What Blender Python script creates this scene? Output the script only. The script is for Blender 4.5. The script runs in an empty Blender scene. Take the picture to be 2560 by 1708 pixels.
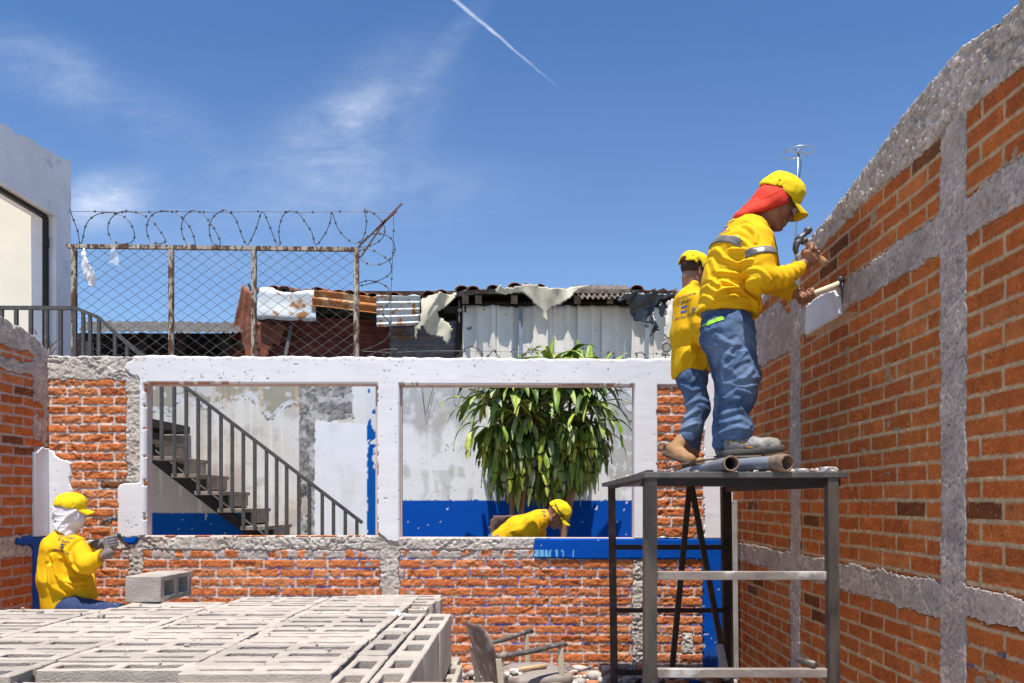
import bpy, bmesh, math, random
import numpy as np
from mathutils import Vector, Matrix
from mathutils.bvhtree import BVHTree
random.seed(7); np.random.seed(7)
R = math.radians
scn = bpy.context.scene
col = scn.collection
# ------------------------------------------------------------------ camera, sky, sun, exposure
S = 2560 / 2350; F = 1920.0; CX = 1315.0; CY = 1250.0; EYE = 1.57
cd = bpy.data.cameras.new('camera'); cam = bpy.data.objects.new('camera', cd); col.objects.link(cam)
cam.location = (0, 0, EYE); cam.rotation_euler = (R(90), 0, 0)
cd.sensor_width = 36; cd.lens = F / 2560 * 36; cd.shift_x = -35 / 2560; cd.shift_y = 396 / 2560
cd.clip_start = .05; cd.clip_end = 2000
scn.camera = cam
scn.view_settings.view_transform = 'Standard'; scn.view_settings.look = 'None'
scn.view_settings.exposure = EXPO = 0.55; scn.view_settings.gamma = 1
SUN_EL = 73; SUN_AZ = 1.6          # azimuth: degrees the sun stands to the left of straight behind the camera
w = bpy.data.worlds.new('World'); scn.world = w; w.use_nodes = True
nt = w.node_tree; N = nt.nodes; LK = nt.links; N.clear()
class G:
    """tiny node helper"""
    def __init__(s, nt): s.nt = nt; s.N = nt.nodes; s.L = nt.links
    def put(s, inp, v):
        if v is None: return
        if isinstance(v, bpy.types.NodeSocket): s.L.new(v, inp)
        elif isinstance(v, (tuple, list)) and len(v) == 3 and inp.type == 'RGBA': inp.default_value = (*v, 1)
        else: inp.default_value = v
    def m(s, op, a, b=None, c=None, clamp=False):
        n = s.N.new('ShaderNodeMath'); n.operation = op; n.use_clamp = clamp
        for i, v in enumerate((a, b, c)): s.put(n.inputs[i], v)
        return n.outputs[0]
    def mix(s, f, a, b, mode='MIX'):
        n = s.N.new('ShaderNodeMix'); n.data_type = 'RGBA'; n.blend_type = mode
        s.put(n.inputs[0], f); s.put(n.inputs[6], a); s.put(n.inputs[7], b); return n.outputs[2]
    def noise(s, vec, scale, detail=4, rough=.55, dist=0):
        n = s.N.new('ShaderNodeTexNoise'); s.put(n.inputs['Vector'], vec); n.inputs['Scale'].default_value = scale
        n.inputs['Detail'].default_value = detail; n.inputs['Roughness'].default_value = rough; n.inputs['Distortion'].default_value = dist
        return n.outputs[0]
    def mr(s, v, a, b, c=0., d=1., smooth=False):
        n = s.N.new('ShaderNodeMapRange'); n.interpolation_type = 'SMOOTHSTEP' if smooth else 'LINEAR'
        s.put(n.inputs[0], v)
        for i, k in enumerate((a, b, c, d)): n.inputs[i + 1].default_value = k
        return n.outputs[0]
g = G(nt)
sky = N.new('ShaderNodeTexSky'); sky.sky_type = 'NISHITA'; sky.sun_disc = False
sky.sun_elevation = R(SUN_EL); sky.sun_rotation = R(180 + SUN_AZ); sky.altitude = 700; sky.air_density = 1.0; sky.dust_density = .3; sky.ozone_density = 2.0
tc = N.new('ShaderNodeTexCoord'); sx = N.new('ShaderNodeSeparateXYZ'); LK.new(tc.outputs['Generated'], sx.inputs[0])
yy = g.m('MAXIMUM', sx.outputs[1], .02)
U = g.m('DIVIDE', sx.outputs[0], yy); V = g.m('DIVIDE', sx.outputs[2], yy)
front = g.mr(sx.outputs[1], .05, .2)
def uvd(px, py): return ((px * S - CX) / F, (CY - py * S) / F)
cmb = N.new('ShaderNodeCombineXYZ'); LK.new(U, cmb.inputs[0]); LK.new(V, cmb.inputs[1])
def blob(px, py, rx, ry, ang=0):
    u0, v0 = uvd(px, py); c, s_ = math.cos(R(ang)), math.sin(R(ang))
    du = g.m('SUBTRACT', U, u0); dv = g.m('SUBTRACT', V, v0)
    a = g.m('ADD', g.m('MULTIPLY', du, c), g.m('MULTIPLY', dv, s_)); b = g.m('SUBTRACT', g.m('MULTIPLY', dv, c), g.m('MULTIPLY', du, s_))
    a = g.m('DIVIDE', a, rx * S / F); b = g.m('DIVIDE', b, ry * S / F)
    d = g.m('SQRT', g.m('ADD', g.m('MULTIPLY', a, a), g.m('MULTIPLY', b, b)))
    return g.mr(d, 1.0, 0.0, 0, .85, True)
mp = N.new('ShaderNodeMapping'); LK.new(cmb.outputs[0], mp.inputs[0]); mp.inputs['Rotation'].default_value = (0, 0, R(-38)); mp.inputs['Scale'].default_value = (1.0, 2.6, 1)
wisp = g.mr(g.noise(mp.outputs[0], 5.0, 9, .60, 1.0), .34, .80)
soft = g.mr(g.noise(cmb.outputs[0], 4.2, 7, .6, .8), .30, .78)
fine = g.mr(g.noise(mp.outputs[0], 26, 6, .65, .3), .3, .75)
msk = None
for b_, k in ((blob(860, 240, 360, 170, 40), .34), (blob(770, 350, 300, 200, 10), .36), (blob(820, 255, 200, 90, 25), .24), (blob(60, 150, 280, 130, -15), .46), (blob(250, 455, 170, 100, 20), .95), (blob(1040, 90, 190, 45, 50), .35),
              (blob(330, 270, 420, 120, -25), .22), (blob(900, 430, 500, 120, 0), .2), (blob(500, 500, 800, 180, 0), .2)):
    t = g.m('MULTIPLY', b_, k); msk = t if msk is None else g.m('ADD', msk, t)
tex = g.m('ADD', g.m('MULTIPLY', wisp, .65), g.m('MULTIPLY', soft, .55))
tex = g.m('MULTIPLY', tex, g.m('ADD', .55, g.m('MULTIPLY', fine, .6)))
msk = g.m('ADD', g.m('MULTIPLY', g.m('MULTIPLY', msk, tex), .85), g.mr(V, .0, .62, .11, 0))
# vapour trail, a thin line of cloud
(ua, va), (ub, vb) = uvd(1035, -8), uvd(1295, 212)
L_ = math.hypot(ub - ua, vb - va); dx_, dy_ = (ub - ua) / L_, (vb - va) / L_
du = g.m('SUBTRACT', U, ua); dv = g.m('SUBTRACT', V, va)
al = g.m('DIVIDE', g.m('ADD', g.m('MULTIPLY', du, dx_), g.m('MULTIPLY', dv, dy_)), L_)
pe = g.m('ABSOLUTE', g.m('ADD', g.m('SUBTRACT', g.m('MULTIPLY', du, -dy_), g.m('MULTIPLY', dv, -dx_)), g.m('MULTIPLY', g.m('SUBTRACT', g.noise(cmb.outputs[0], 18, 3), .5), .006)))
wd = g.mr(al, 0, 1, 8.5 / F, 2.5 / F)
tr = g.mr(g.m('DIVIDE', pe, wd), 1.0, .0, 0, 1, True)
tr = g.m('MULTIPLY', tr, g.mr(al, .35, 1.0, .62, 0.0)); tr = g.m('MULTIPLY', tr, g.mr(fine, 0, 1, .45, 1))
msk = g.m('MULTIPLY', g.m('ADD', msk, tr), front); msk = g.m('MINIMUM', msk, .85)
hs = N.new('ShaderNodeHueSaturation'); hs.inputs['Saturation'].default_value = 1.16; hs.inputs['Value'].default_value = 1.0; hs.inputs['Hue'].default_value = .508; LK.new(sky.outputs[0], hs.inputs['Color'])
tint = g.mix(1.0, hs.outputs[0], (.90, 1.06, 1.08), 'MULTIPLY')
cc = g.mix(msk, tint, (7.2, 7.5, 8.2))
bg = N.new('ShaderNodeBackground'); LK.new(cc, bg.inputs[0]); bg.inputs[1].default_value = .105
wo = N.new('ShaderNodeOutputWorld'); LK.new(bg.outputs[0], wo.inputs[0])
sl = bpy.data.lights.new('sun', 'SUN'); sun = bpy.data.objects.new('sun', sl); col.objects.link(sun)
sl.energy = 4.6; sl.angle = R(.53); sl.color = (1, .965, .91)
sun.rotation_euler = (R(90 - SUN_EL), 0, R(-SUN_AZ)); sun.location = (0, -5, 12)

# ------------------------------------------------------------------ helpers
def WP(px, py, Z): return Vector(((px * S - CX) * Z / F, Z, EYE - (py * S - CY) * Z / F))
def PX(Z): return S * Z / F
def tag(o, label=None, cat=None, group=None, kind=None):
    if label: o['label'] = label
    if cat: o['category'] = cat
    if group: o['group'] = group
    if kind: o['kind'] = kind
    return o
def empty(name, loc, label, cat, group=None):
    o = bpy.data.objects.new(name, None); col.objects.link(o); o.location = loc; o.empty_display_size = .1
    bpy.context.view_layer.update() if False else None
    return tag(o, label, cat, group)
def link(name, me, mat=None, parent=None, smooth=False):
    o = bpy.data.objects.new(name, me); col.objects.link(o)
    if mat and not len(me.materials): me.materials.append(mat)
    if smooth: me.polygons.foreach_set('use_smooth', [True] * len(me.polygons))
    if parent is not None:
        o.parent = parent
        o.matrix_parent_inverse = world_mat(parent).inverted()
    return o
def world_mat(o):
    m = Matrix.LocRotScale(o.location, o.rotation_euler, o.scale)
    if o.parent: m = world_mat(o.parent) @ o.matrix_parent_inverse @ m
    return m
def nmesh(name, v, f, mat, parent=None, cols=None, smooth=True):
    v = np.asarray(v, np.float32); f = np.asarray(f, np.int32)
    me = bpy.data.meshes.new(name); k = f.shape[1]
    me.vertices.add(len(v)); me.vertices.foreach_set('co', v.ravel())
    me.loops.add(f.size); me.loops.foreach_set('vertex_index', f.ravel())
    me.polygons.add(len(f)); me.polygons.foreach_set('loop_start', np.arange(0, f.size, k, dtype=np.int32))
    try: me.polygons.foreach_set('loop_total', np.full(len(f), k, np.int32))
    except Exception: pass
    me.update(calc_edges=True)
    if cols is not None:
        a = me.color_attributes.new('Col', 'FLOAT_COLOR', 'POINT')
        c = np.ones((len(v), 4), np.float32); c[:, :3] = cols; a.data.foreach_set('color', c.ravel())
    return link(name, me, mat, parent, smooth)
class MB:
    """collects shapes into one mesh"""
    def __init__(s): s.v = []; s.f = []
    def add(s, vs, fs):
        n = len(s.v); s.v += [tuple(p) for p in vs]; s.f += [tuple(i + n for i in q) for q in fs]; return s
    def box(s, lo, hi):
        x0, y0, z0 = lo; x1, y1, z1 = hi
        return s.add([(x0,y0,z0),(x1,y0,z0),(x1,y1,z0),(x0,y1,z0),(x0,y0,z1),(x1,y0,z1),(x1,y1,z1),(x0,y1,z1)],
                     [(0,3,2,1),(4,5,6,7),(0,1,5,4),(1,2,6,5),(2,3,7,6),(3,0,4,7)])
    def bar(s, a, b, w, h, up=(0, 0, 1)):
        a = Vector(a); b = Vector(b); d = (b - a).normalized(); u = Vector(up)
        if abs(d.dot(u)) > .95: u = Vector((0, 1, 0))
        r = d.cross(u).normalized(); u = r.cross(d)
        vs = [p + r * sx * w / 2 + u * sz * h / 2 for p in (a, b) for sx, sz in ((-1, -1), (1, -1), (1, 1), (-1, 1))]
        return s.add(vs, [(3,2,1,0),(4,5,6,7),(0,1,5,4),(1,2,6,5),(2,3,7,6),(3,0,4,7)])
    def tube(s, pts, r, n=6, caps=True, closed=False):
        pts = [Vector(p) for p in pts]; m = len(pts); rr = r if isinstance(r, (list, tuple)) else [r] * m
        u = None; vs = []
        for i in range(m):
            if closed: d = (pts[(i + 1) % m] - pts[i - 1]).normalized()
            else: d = (pts[min(i + 1, m - 1)] - pts[max(i - 1, 0)]).normalized()
            if u is None: u = d.orthogonal().normalized()
            u = (u - d * u.dot(d)).normalized(); w_ = d.cross(u)
            for k in range(n):
                t = 2 * math.pi * k / n; vs.append(pts[i] + (u * math.cos(t) + w_ * math.sin(t)) * rr[i])
        fs = []
        for i in range(m if closed else m - 1):
            j = (i + 1) % m
            for k in range(n): fs.append((i*n+k, i*n+(k+1)%n, j*n+(k+1)%n, j*n+k))
        if caps and not closed: fs += [tuple(range(n - 1, -1, -1)), tuple((m - 1) * n + k for k in range(n))]
        return s.add(vs, fs)
    def prismD(s, poly, z0, z1):
        """polygon given in picture units on the plane y=z0, extruded straight back to y=z1"""
        a = [WP(x, y, z0) for x, y in poly]; b = [Vector((p.x, z1, p.z)) for p in a]; n = len(a)
        ar = sum(a[i].x * a[(i+1)%n].z - a[(i+1)%n].x * a[i].z for i in range(n))
        if ar < 0: a.reverse(); b.reverse()
        return s.add(a + b, [tuple(range(n)), tuple(range(2*n-1, n-1, -1))] + [(i, i + n, (i+1)%n + n, (i+1)%n) for i in range(n)])
    def build(s, name, mat, parent=None, smooth=False, bevel=0, seg=2, sub=0):
        me = bpy.data.meshes.new(name); me.from_pydata(s.v, [], s.f); me.update()
        if bevel or sub:
            bm = bmesh.new(); bm.from_mesh(me)
            bmesh.ops.remove_doubles(bm, verts=bm.verts, dist=1e-5)
            if bevel: bmesh.ops.bevel(bm, geom=[e for e in bm.edges if len(e.link_faces) == 2 and e.calc_face_angle(0) > .5], offset=bevel, segments=seg, affect='EDGES', profile=.6)
            bm.to_mesh(me); bm.free()
        return link(name, me, mat, parent, smooth)
# vectorised value noise
def _h(ix, iy, iz, seed):
    with np.errstate(over='ignore'):
        n = (ix.astype(np.int64) * 374761393 + iy.astype(np.int64) * 668265263 + iz.astype(np.int64) * 2147483647 * 3 + seed * 1274126177) & 0xFFFFFFFF
        n = ((n ^ (n >> 13)) * 1274126177) & 0xFFFFFFFF; n = n ^ (n >> 16)
    return (n & 0xFFFF).astype(np.float32) / 32767.5 - 1
def vn(x, y, z=0, seed=0):
    x, y, z = np.broadcast_arrays(np.asarray(x, np.float32), np.asarray(y, np.float32), np.asarray(z, np.float32))
    fx, fy, fz = np.floor(x), np.floor(y), np.floor(z); tx, ty, tz = x - fx, y - fy, z - fz
    tx = tx*tx*(3-2*tx); ty = ty*ty*(3-2*ty); tz = tz*tz*(3-2*tz)
    ix, iy, iz = fx.astype(np.int64), fy.astype(np.int64), fz.astype(np.int64)
    def L(a, b, t): return a + (b - a) * t
    return L(L(L(_h(ix,iy,iz,seed),_h(ix+1,iy,iz,seed),tx), L(_h(ix,iy+1,iz,seed),_h(ix+1,iy+1,iz,seed),tx), ty),
             L(L(_h(ix,iy,iz+1,seed),_h(ix+1,iy,iz+1,seed),tx), L(_h(ix,iy+1,iz+1,seed),_h(ix+1,iy+1,iz+1,seed),tx), ty), tz)
def fbm(x, y, z=0, o=3, seed=0):
    a = 1; t = 0; s_ = 0
    for i in range(o): t = t + a * vn(np.asarray(x)*2**i, np.asarray(y)*2**i, np.asarray(z)*2**i, seed + i * 17); s_ += a; a *= .5
    return t / s_
def sst(a, b, x): t = np.clip((x - a) / (b - a), 0, 1); return t * t * (3 - 2 * t)
def inpoly(px, py, poly):
    ins = np.zeros(px.shape, bool); n = len(poly)
    for i in range(n):
        x0, y0 = poly[i]; x1, y1 = poly[(i+1) % n]
        if y0 == y1: continue
        c = ((y0 > py) != (y1 > py)) & (px < (x1 - x0) * (py - y0) / (y1 - y0) + x0); ins ^= c
    return ins
# ------------------------------------------------------------------ materials
MATS = {}
def M(name, c=(.5,.5,.5), vcol=False, rough=.85, var=.2, vs=6, bump=.35, bs=60, bd=.006, metal=0, spec=.3, c2=None, t2=.6, s2=9, w2=.06, rnd=0, sheen=0, alpha=None, trans=0, fleck=0, stretch=None):
    if name in MATS: return MATS[name]
    m = bpy.data.materials.new(name); m.use_nodes = True; nt = m.node_tree; nt.nodes.clear(); g = G(nt)
    b = nt.nodes.new('ShaderNodeBsdfPrincipled'); o = nt.nodes.new('ShaderNodeOutputMaterial'); nt.links.new(b.outputs[0], o.inputs[0])
    tc = nt.nodes.new('ShaderNodeTexCoord'); vec = tc.outputs['Object']
    if stretch:
        mp = nt.nodes.new('ShaderNodeMapping'); nt.links.new(vec, mp.inputs[0]); mp.inputs['Scale'].default_value = stretch; vec = mp.outputs[0]
    if vcol:
        a = nt.nodes.new('ShaderNodeVertexColor'); a.layer_name = 'Col'; base = a.outputs[0]
    else: base = None
    nz = g.noise(vec, vs, 6, .6)
    if base is None:
        base = g.mix(g.mr(nz, .3, .7), tuple(x * (1 - var) for x in c), tuple(min(1, x * (1 + var)) for x in c))
    else:
        base = g.mix(1.0, base, g.mix(g.mr(nz, .3, .7), (1 - var,) * 3, (1 + var,) * 3), 'MULTIPLY')
    if c2 is not None:
        n2 = g.noise(vec, s2, 8, .65, .3); base = g.mix(g.mr(n2, t2 - w2, t2 + w2), base, c2)
    fn = g.noise(vec, bs, 5, .65)
    if fleck:
        base = g.mix(g.mr(g.noise(vec, bs * 1.7, 2), .62, .7, 0, fleck), base, (.75, .68, .6))
        base = g.mix(g.mr(g.noise(vec, bs * 2.3, 2), .38, .30, 0, fleck), base, (.05, .035, .03))
    if rnd:
        oi = nt.nodes.new('ShaderNodeObjectInfo'); base = g.mix(1.0, base, g.mix(oi.outputs['Random'], (1 - rnd,) * 3, (1 + rnd * .5, 1 + rnd * .45, 1 + rnd * .35)), 'MULTIPLY')
    g.put(b.inputs['Base Color'], base); b.inputs['Roughness'].default_value = rough; b.inputs['Metallic'].default_value = metal
    b.inputs['Specular IOR Level'].default_value = spec
    if sheen: b.inputs['Sheen Weight'].default_value = sheen
    if alpha is not None: b.inputs['Alpha'].default_value = alpha
    if trans: b.inputs['Transmission Weight'].default_value = trans
    if bump:
        bp = nt.nodes.new('ShaderNodeBump'); bp.inputs['Strength'].default_value = bump; bp.inputs['Distance'].default_value = bd
        nt.links.new(fn, bp.inputs['Height']); nt.links.new(bp.outputs[0], b.inputs['Normal'])
    MATS[name] = m; return m
m_brick = M('brickwork', vcol=True, var=.16, vs=14, bump=.6, bs=170, bd=.003, fleck=.20, rough=.9, spec=.15)
m_conc = M('rough_concrete', vcol=True, var=.14, vs=10, bump=.6, bs=140, bd=.003, fleck=.25, rough=.9, spec=.2)
m_plaster = M('painted_plaster', vcol=True, var=.035, vs=5, bump=.14, bs=60, bd=.003, rough=.8, spec=.12)
m_core = M('wall_core', (.48,.40,.36), var=.2, bump=.5, bs=70)
m_steel = M('weathered_steel', (.17,.15,.135), rough=.5, metal=.55, var=.35, vs=14, bump=.2, bs=90, c2=(.13,.07,.04), t2=.6, s2=11, stretch=(1,1,.35))
m_steeldark = M('dark_steel', (.035,.028,.024), rough=.55, metal=.4, var=.35, vs=12, bump=.2, c2=(.07,.035,.02), t2=.62)
m_iron = M('railing_iron', (.10,.092,.085), rough=.55, metal=.3, var=.3, vs=16, bump=.25, c2=(.15,.12,.1), t2=.66, s2=14)
m_rustpaint = M('rusty_painted_post', (.42,.37,.30), rough=.6, var=.2, bump=.4, c2=(.10,.045,.02), t2=.50, s2=22, w2=.04, stretch=(1,1,.35))
m_wire = M('galvanised_wire', (.09,.085,.08), rough=.5, metal=.5, bump=0, var=.2)
m_wirelight = M('fence_wire', (.13,.12,.115), rough=.6, metal=.3, bump=0, var=.3)
# ------------------------------------------------------------------ height-field wall parts
def hfpart(name, us, vs, frame, fn, mask, mat, parent, back=.03):
    """fn(U,V)->(H,cols); mask(U,V)->bool; the rim falls back into the wall so that every part has real thickness"""
    Ug, Vg = np.meshgrid(us, vs, indexing='ij'); m = mask(Ug, Vg)
    if not m.any(): return None
    I = np.where(m.any(1))[0]; J = np.where(m.any(0))[0]
    a, b, c, d = max(0, I[0]-1), I[-1]+2, max(0, J[0]-1), J[-1]+2
    Ug, Vg, m = Ug[a:b, c:d], Vg[a:b, c:d], m[a:b, c:d]
    H, C = fn(Ug, Vg)
    p = np.pad(m, 1); dil = np.zeros_like(m)
    for i in range(3):
        for j in range(3): dil |= p[i:i+m.shape[0], j:j+m.shape[1]]
    H = np.where(m, H, -back); P = frame(Ug, Vg, H)
    q = dil[:-1, :-1] & dil[1:, :-1] & dil[1:, 1:] & dil[:-1, 1:]
    q &= m[:-1, :-1] | m[1:, :-1] | m[1:, 1:] | m[:-1, 1:]
    idx = np.arange(m.size).reshape(m.shape); i, j = np.where(q)
    f = np.stack([idx[i, j], idx[i+1, j], idx[i+1, j+1], idx[i, j+1]], 1)
    if frame.flip: f = f[:, ::-1]
    used = np.unique(f); re = np.full(m.size, -1, np.int64); re[used] = np.arange(len(used))
    return nmesh(name, P.reshape(-1, 3)[used], re[f], mat, parent, C.reshape(-1, 3)[used], smooth=False)
def foldtop(V, zt):
    over = np.maximum(V - zt, 0); return np.minimum(V, zt) + 0 * V, over
class Fr:
    def __init__(s, kind, c, zt=None, flip=False): s.k = kind; s.c = c; s.zt = zt; s.flip = flip
    def __call__(s, U, V, H):
        if s.zt is not None:
            zt = s.zt(U); V2, ov = foldtop(V, zt); nb = np.clip(ov / .03, 0, 1)
            V3 = V2 + H * nb + np.where(ov > 0, .0, 0); D = H * (1 - nb) - ov
        else: V3, D = V, H
        if s.k == 'back': return np.stack([U, s.c - D, V3], -1)
        if s.k == 'right': return np.stack([s.c - D, U, V3], -1)
        return np.stack([s.c + D, U, V3], -1)
PAL = np.array([(.56,.165,.040), (.60,.195,.052), (.52,.145,.038), (.60,.23,.078), (.47,.125,.036), (.58,.175,.040), (.54,.155,.038)], np.float32) * np.array([.96, .93, 1.12])
def brickfn(u, v, hc, L, pv, pu, seed, relief=.006, mort=.006, dark=.06, jw=.0055, fine=60, msk_extra=None, mortc=(.50,.45,.40), pv_=1.0):
    wv = fbm(u * 9, v * 9, 0, 2, seed) * .004; wu = fbm(u * 9, v * 9, 5, 2, seed + 3) * .004
    v2 = v + wv + vn(u * 1.3, v * .7, 0, seed + 9) * .004; u2 = u + wu
    row = np.floor((v2 - pv) / hc); fv = (v2 - pv) / hc - row
    uo = pu + (row % 2) * L / 2 + _h(row, row * 0, row * 0 + 1, seed) * .012
    cl = np.floor((u2 - uo) / L); fu = (u2 - uo) / L - cl
    e = np.minimum(np.minimum(fu, 1 - fu) * L, np.minimum(fv, 1 - fv) * hc)
    e = e + fbm(u * 45, v * 45, 0, 2, seed + 5) * .0035
    ins = sst(jw, jw + .006, e); rnd = _h(row, cl, row * 0, seed); r2 = _h(row, cl, row * 0 + 7, seed)
    n1 = fbm(u * fine, v * fine * 1.5, 0, 4, seed + 11); n2 = fbm(u * 16, v * 22, 0, 3, seed + 12)
    H = ins * (rnd * .3 * relief + relief * (n1 * 1.1 + n2 * .9) + relief * .4 * sst(.0, .02, e)) - (1 - ins) * (mort + .003 * fbm(u * 80, v * 80, 0, 2, seed))
    chip = sst(.30, .42, fbm(u * 11, v * 15, 0, 3, seed + 21) + .22 * (1 - sst(0, .02, e))); H = H - ins * chip * relief * 1.3
    H = H * 1.0; k = ((rnd * .5 + .5) * 6.99).astype(int); C = (PAL[k] * pv_ + PAL.mean(0) * (1 - pv_)) * (1 + .12 * r2)[..., None]
    dk = r2 < (-1 + 2 * dark); C = np.where(dk[..., None], C * np.array([.42, .5, .7]), C)
    C = C * (1 + .18 * n2 + .26 * n1)[..., None]; C = C * (1 - .10 * chip)[..., None] + np.array((.5, .22, .08)) * (.10 * chip)[..., None]
    sp = vn(u * 230, v * 170, 3, seed); C = np.where((sp > .78)[..., None], C * .5 + np.array([.36, .22, .15]), C); C = np.where((sp < -.83)[..., None], C * .35, C)
    MC = np.array(mortc) * (1 + .18 * fbm(u * 50, v * 50, 0, 2, seed + 2))[..., None]
    if msk_extra is not None: MC = msk_extra(u, v, MC)
    return H, C * ins[..., None] + MC * (1 - ins[..., None])
def concfn(u, v, seed, relief=.010, base=(.42,.375,.325), sc=34, pits=.3, pick=True):
    wx = u + fbm(u * 18, v * 18, 0, 2, seed + 30) * .02; wy = v + fbm(u * 18, v * 18, 4, 2, seed + 31) * .02
    n = fbm(wx * sc, wy * sc * 1.2, 0, 5, seed); n2 = fbm(u * 7, v * 7, 0, 3, seed + 1); m_ = sst(-.25, .3, fbm(u * 6, v * 6, 2, 2, seed + 8))
    gouge = sst(.12, .34, fbm(wx * sc * .55, wy * sc * 1.1, 7, 3, seed + 2)); agg = sst(.42, .60, vn(wx * sc * 1.6, wy * sc * 1.6, 0, seed + 3))
    da, db = (wx * .82 + wy * .57), (wy * .82 - wx * .57); rid = 1 - 2 * np.abs(vn(da * sc * 1.25, db * sc * .55, 3, seed + 12)); rid2 = 1 - 2 * np.abs(vn(da * sc * 2.6, db * sc * 1.3, 5, seed + 13))
    H = relief * (.30 * n + (.35 + .65 * m_) * (.42 * rid + .22 * rid2) - (.7 * gouge * (.4 + .6 * m_) if pick else 0)) + .004 * n2
    C = np.array(base) * (1 + .20 * n2 + .20 * n)[..., None]; C = C * (1 - .20 * gouge)[..., None]; C = C * (1 + .10 * agg)[..., None]
    sp = vn(u * 95, v * 95, 0, seed + 6); C = np.where((sp > .62)[..., None], C * 1.3, C); C = np.where((sp < -.60)[..., None], C * (1 - pits), C)
    wm = sst(.2, .45, fbm(u * 4, v * 4, 9, 3, seed + 9)); C = C * (1 - .25 * wm[..., None]) + np.array((.44, .30, .22)) * .25 * wm[..., None]
    return H, C
def wn(u, v, sc, seed, a): return fbm(u * sc, v * sc, 0, 3, seed) * a

# ================================================================== GROUND
mb = MB(); mb.box((-60, -20, -.3), (60, 7.0, 0)); 
o = mb.build('ground', M('dusty_ground', (.36,.31,.27), var=.25, vs=3, bump=.6, bs=30, fleck=.3)); tag(o, kind='structure')
mb = MB(); mb.box((-60, 7.0, -.3), (60, 300, .28))
o = mb.build('raised_ground', M('raised_earth', (.30,.26,.22), var=.25, vs=2, bump=.5, bs=20)); tag(o, kind='structure')

# ================================================================== BACK WALL with two window openings
YB = 6.78
bw = empty('brick_wall', (0, YB, 0), 'wall with two window openings, white painted beam and bare orange bricks facing the camera', 'wall')
def bz(py): return EYE - (py * S - CY) * YB / F
def bx(px): return (px * S - CX) * YB / F
ztop_b = lambda U: bz(818) - (U + 4.2) * .0062 + fbm(U * 14, U * 0, 0, 3, 5) * .012
us = np.arange(-4.23, 1.835, .0088); vs = np.arange(-.01, bz(818) + .15, .0088)
fb = Fr('back', YB, ztop_b)
def D_b(U, V, a=5, sc=11, seed=31):
    px = (U * F / YB + CX) / S; py = (CY - (V - EYE) * F / YB) / S
    return px + wn(U, V, sc, seed, a), py + wn(U, V, sc, seed + 7, a), px, py
WH = [[(286,842),(291,835),(305,828),(312,800),(1760,800),(1760,885),(322,878),(318,866),(300,862)], [(321,870),(332,870),(332,1231),(321,1231)],
      [(867,878),(916,880),(916,1243),(890,1242),(880,1232),(867,1222)], [(1456,880),(1508,880),(1508,1237),(1456,1237)], [(1615,880),(1760,880),(1760,1237),(1615,1237)]]
WHL = [[(90,1030),(122,1034),(131,1050),(146,1057),(163,1058),(163,1240),(90,1240)], [(272,1124),(280,1112),(296,1109),(330,1106),(322,1232),(272,1232)]]
BL = [[(1226,1237),(1760,1237),(1760,1545),(1613,1548),(1613,1284),(1226,1281)], [(272,1232),(322,1232),(308,1250),(290,1246)], [(90,1240),(100,1240),(100,1560),(90,1560)]]
CO = [[(90,800),(330,800),(325,882),(290,874),(90,872)], [(289,868),(324,868),(324,1118),(289,1106)], [(100,1238),(300,1238),(300,1262),(165,1256),(100,1256)],
      [(296,1229),(1760,1234),(1760,1258),(916,1262),(916,1700),(872,1700),(872,1262),(328,1262),(325,1700),(298,1700)], [(1452,1284),(1477,1290),(1481,1700),(1450,1700)], [(1565,1452),(1590,1452),(1590,1500),(1565,1500)]]
OPN = [[(332,880),(867,880),(867,1231),(332,1231)], [(916,882),(1457,884),(1457,1236),(916,1235)]]
def anyp(px, py, L):
    r = np.zeros(px.shape, bool)
    for p in L: r |= inpoly(px, py, p)
    return r
def zones_b(U, V):
    wx, wy, px, py = D_b(U, V); sx, sy, _, _ = D_b(U, V, 1.0, 25, 77)
    op = anyp(px, py, OPN)
    frame_jag = inpoly(wx, wy, [(280,780),(345,780),(345,900),(280,900)])
    wh = (np.where(frame_jag, anyp(wx, wy, WH), anyp(sx, sy, WH)) | anyp(wx, wy, WHL)) & ~op
    bl = anyp(sx, sy, BL) & ~op & ~wh
    co = anyp(wx, wy, CO) & ~op
    return wh, bl, co, op, px, py, wx, wy
def brick_b(U, V):
    px = (U * F / YB + CX) / S; py = (CY - (V - EYE) * F / YB) / S
    def blue(u, v, MC):
        n = fbm(u * 30, v * 30, 0, 2, 88); k = (n > .18) & ((CY - (v - EYE) * F / YB) / S > 1275) & ((u * F / YB + CX) / S > 600) & ((CY - (v - EYE) * F / YB) / S < 1480)
        return np.where(k[..., None], np.array([.10, .16, .42]), MC)
    H, C = brickfn(U, V, .0832, .281, 1.050, .08, 3, relief=.0062, mort=.004, pv_=.7, msk_extra=blue, fine=95, dark=.01, jw=.0046, mortc=(.56,.51,.46))
    H2, C2 = brickfn(U, V, .0822, .281, 2.573, .02, 4, relief=.0075, mort=.004, pv_=.8, fine=90, jw=.0048, mortc=(.62,.57,.52), dark=.04)
    k = V > 1.28; H = np.where(k, H2, H); C = np.where(k[..., None], C2, C)
    rem = (fbm(U * 16, V * 9, 0, 3, 41) > -.12) & (py > 1255) & (py < 1281) & (px < 1235); C = np.where(rem[..., None], np.array([.45, .38, .34]) * (1 + .2 * fbm(U*60, V*60, 0, 2, 6))[..., None], C)
    rem = (fbm(U * 20, V * 16, 0, 3, 43) > .56); C = np.where(rem[..., None], np.array([.42, .36, .33]), C)
    low = (py > 1525) & (fbm(U * 9, V * 9, 0, 3, 51) > -.25); C = np.where(low[..., None], np.array([.42, .37, .34]), C)
    return H, C
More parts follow.
